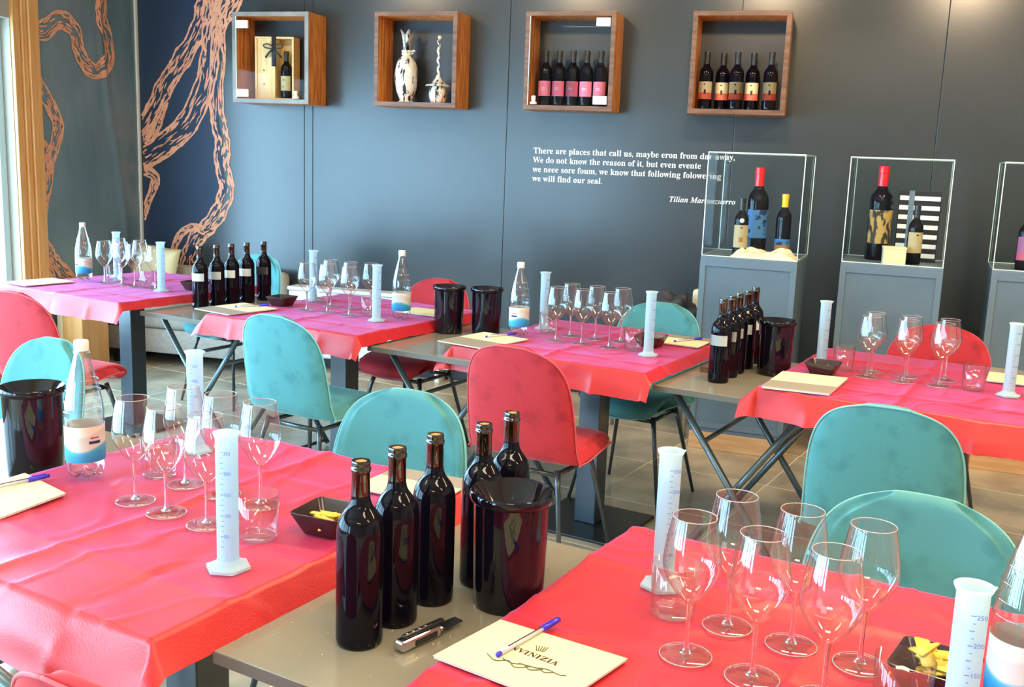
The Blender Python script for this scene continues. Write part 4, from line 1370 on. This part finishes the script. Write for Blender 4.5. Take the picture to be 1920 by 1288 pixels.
pn0 = thing('pen', 'x', 'pen')
obj('barrel', tb([(0, 0, .004), (.112, 0, .004)], .0038, 8), 'pen_clear', pn0)
obj('ink_tube', tb([(.02, 0, .0085), (.108, 0, .0085)], .0008, 6), 'ink', pn0)
obj('cap', tb([(.106, 0, .0045), (.145, 0, .0045), (.152, 0, .0045)], .0052, 10, .0040), 'pen_blue', pn0)
obj('end_plug', tb([(-.006, 0, .004), (.001, 0, .004)], .0040, 8), 'pen_blue', pn0)
obj('clip', bx(.108, .145, -.001, .001, .0085, .0105), 'pen_blue', pn0, smooth=False)
used = [False]
for e, d, a, lab in [(-.712, 1.219, 83, 'blue-capped pen lying across the lettered cream booklet'), (-1.975, 1.205, 80, 'blue-capped pen on the booklet at the picture edge'),
                     (-3.45, 3.39, 60, 'dark slim pen on the booklet near the large teal chair'), (-2.16, 3.50, 70, 'slim pen on the half-taupe booklet above the red chair'),
                     (-1.52, 3.94, 65, 'slim pen on the booklet before the jacket chair')]:
    place(pn0, used, ed(e, d, TZ + .0102), GROT + R(a), lab, 'ballpoint pens on booklets')

# ================================================================== display cases
def pane(bm, a, b, z0, z1, th=.006):
    pass


def make_case(label, x, y, rot, hw=.245, hd=.235, H=1.03, GH=.53):
    t = thing('display_pedestal', label, 'pedestal', (x, y, 0), rot, 'grey-blue pedestals with glass cases')
    obj('plinth', bx(-hw, hw, -hd, hd, 0, .095, .003), 'plinth', t, smooth=False)
    bo_ = obj('body', bx(-hw, hw, -hd, hd, .095, H, .003), 'pedestal', t, smooth=False)
    fr = bmesh.new()
    for a in ((-hw, -hw + .03, .12, H - .02), (hw - .03, hw, .12, H - .02), (-hw + .03, hw - .03, H - .05, H - .02), (-hw + .03, hw - .03, .12, .15)):
        box(fr, a[0], a[1], -hd - .008, -hd, a[2], a[3], .001)
    obj('door_frame', fr, 'pedestal', bo_, smooth=False)
    obj('door_panel', bx(-hw + .03, hw - .03, -hd - .002, -hd, .15, H - .05), 'pedestal_in', bo_, smooth=False)
    g = hw - .004, hd - .004
    gx, gy = g
    for nm, a in (('glass_pane', (-gx, gx, -gy, -gy + .005)), ('glass_pane', (-gx, gx, gy - .005, gy)), ('glass_pane', (-gx, -gx + .005, -gy + .006, gy - .006)), ('glass_pane', (gx - .005, gx, -gy + .006, gy - .006))):
        obj(nm, bx(*a, H + .001, H + GH), 'case_glass', t, smooth=False)
    obj('glass_pane', bx(-gx, gx, -gy, gy, H + GH, H + GH + .005), 'case_glass', t, smooth=False)
    eg = bmesh.new()
    e_ = .0022
    for sx in (-1, 1):
        for sy in (-1, 1):
            box(eg, sx * gx - e_, sx * gx + e_, sy * gy - e_, sy * gy + e_, H + .004, H + GH)
    for z in (H + .004, H + GH + .002):
        for sy in (-1, 1): box(eg, -gx, gx, sy * gy - e_, sy * gy + e_, z - e_, z + e_)
        for sx in (-1, 1): box(eg, sx * gx - e_, sx * gx + e_, -gy, gy, z - e_, z + e_)
    obj('glass_edges', eg, 'glass_edge', t, smooth=False)
    return t


C1 = (-.245, 5.62, R(-6)); C2 = (.455, 5.745, R(-6)); C3 = (1.18, 5.80, R(-6))
make_case('grey-blue pedestal with glass case, standing nearest the wall lettering', *C1)
make_case('grey pedestal with glass case, the middle one with a magnum and striped box', *C2)
make_case('grey pedestal with glass case cut by the picture edge', *C3)


def inC(C, x, y, z=1.031):
    v_ = Matrix.Rotation(C[2], 3, 'Z') @ Vector((x, y, 0))
    return Vector((C[0] + v_.x, C[1] + v_.y, z))


# case 1 contents
b = make_bottle(capsule='red_wax', lab=('blue_label', .06, .16, 1.3), s=1.50, collar=True)
b.location = inC(C1, -.02, .07); b.rotation_euler = (0, 0, R(18)); b['label'] = 'magnum bottle with red wax cap and blue label in the first glass case'
b = make_bottle(capsule='capsule', lab=('cream_label', .045, .165, 1.25), extra=[('ink', .148, .154, .14, 0), ('orange_label', .075, .100, .3, 0)], s=.98, collar=True)
b.location = inC(C1, -.075, -.08); b.rotation_euler = (0, 0, R(8)); b['label'] = 'bottle with cream label and round seal in the first glass case'
obj('seal', lathe([(0, 0), (.012, 0), (.012, .001), (0, .001)], 16), 'label_white', b, loc=(0, -.0372, .185)).rotation_euler = (PI / 2, 0, 0)
b = make_bottle(capsule='yellow_wax', lab=('blue_label', .03, .085, 1.3), extra=[('orange_label', .03, .055, 1.2, 0)], s=1.06)
b.location = inC(C1, .125, .05, 1.034); b['label'] = 'slim bottle with yellow wax cap in the first glass case'
bm = bmesh.new()
bmesh.ops.create_grid(bm, x_segments=44, y_segments=24, size=1)
for v_ in bm.verts:
    x_, y_ = v_.co.x, v_.co.y
    a_ = math.atan2(y_, x_)
    rr = 1 + .18 * noise.noise(Vector((math.cos(a_) * 1.5, math.sin(a_) * 1.5, 4)))
    v_.co.x = x_ * .165 * rr
    v_.co.y = y_ * .085 * rr
    z_ = .030 + .040 * noise.noise(Vector((x_ * 2.4, y_ * 2.2, 1))) + .010 * noise.noise(Vector((x_ * 6, y_ * 6, 2)))
    edge = max(abs(x_), abs(y_))
    v_.co.z = max(.003, z_ * (1 - edge ** 6) + .003)
o = obj('cream_cloth', bm, 'cloth_cream', loc=inC(C1, .06, -.125), rotz=C1[2])
tag(o, 'crumpled cream cloth lying in the first glass case', 'cloth')
# case 2 contents
b = make_bottle(capsule='red_wax', lab=('art_label', .055, .165, 1.35), s=1.60)
b.location = inC(C2, -.09, .06); b.rotation_euler = (0, 0, R(14)); b['label'] = 'magnum bottle with red wax cap and collage label in the middle glass case'
b = make_bottle(capsule='capsule', lab=('cream_label', .06, .168, 1.3), extra=[('ink', .150, .156, .16, 0)], s=.98)
b.location = inC(C2, .095, -.075); b.rotation_euler = (0, 0, R(14)); b['label'] = 'bottle with tan label in front of the striped box in the middle glass case'
rk = thing('striped_box', 'black and white striped box standing in the middle glass case', 'box', inC(C2, .10, .10), C2[2])
obj('body', bx(-.105, .105, 0, .06, 0, .37, .002), 'black', rk, smooth=False)
for i in range(7):
    obj('slat', bx(-.10, .10, -.005, 0, .02 + i * .05, .043 + i * .05, .001), 'label_white', rk, smooth=False)
obj('strap', bx(-.055, -.028, -.010, -.005, 0, .37), 'pedestal', rk, smooth=False)
bxx = thing('small_box', 'small yellow cardboard box before the magnum in the middle glass case', 'box', inC(C2, .005, -.165), C2[2] + R(8))
obj('body', bx(-.055, .055, -.035, .035, 0, .088, .002), 'paper', bxx, smooth=False)
obj('lid', bx(-.057, .057, -.037, .037, .078, .090, .002), 'cream_label', bxx, smooth=False)
# case 3 contents
b = make_bottle(capsule='capsule', lab=('lilac_label', .05, .17, 1.3), extra=[('pink_label', .05, .09, 1.2, 0)], s=.98)
b.location = inC(C3, -.10, -.10); b['label'] = 'bottle with lilac and pink label in the last glass case'
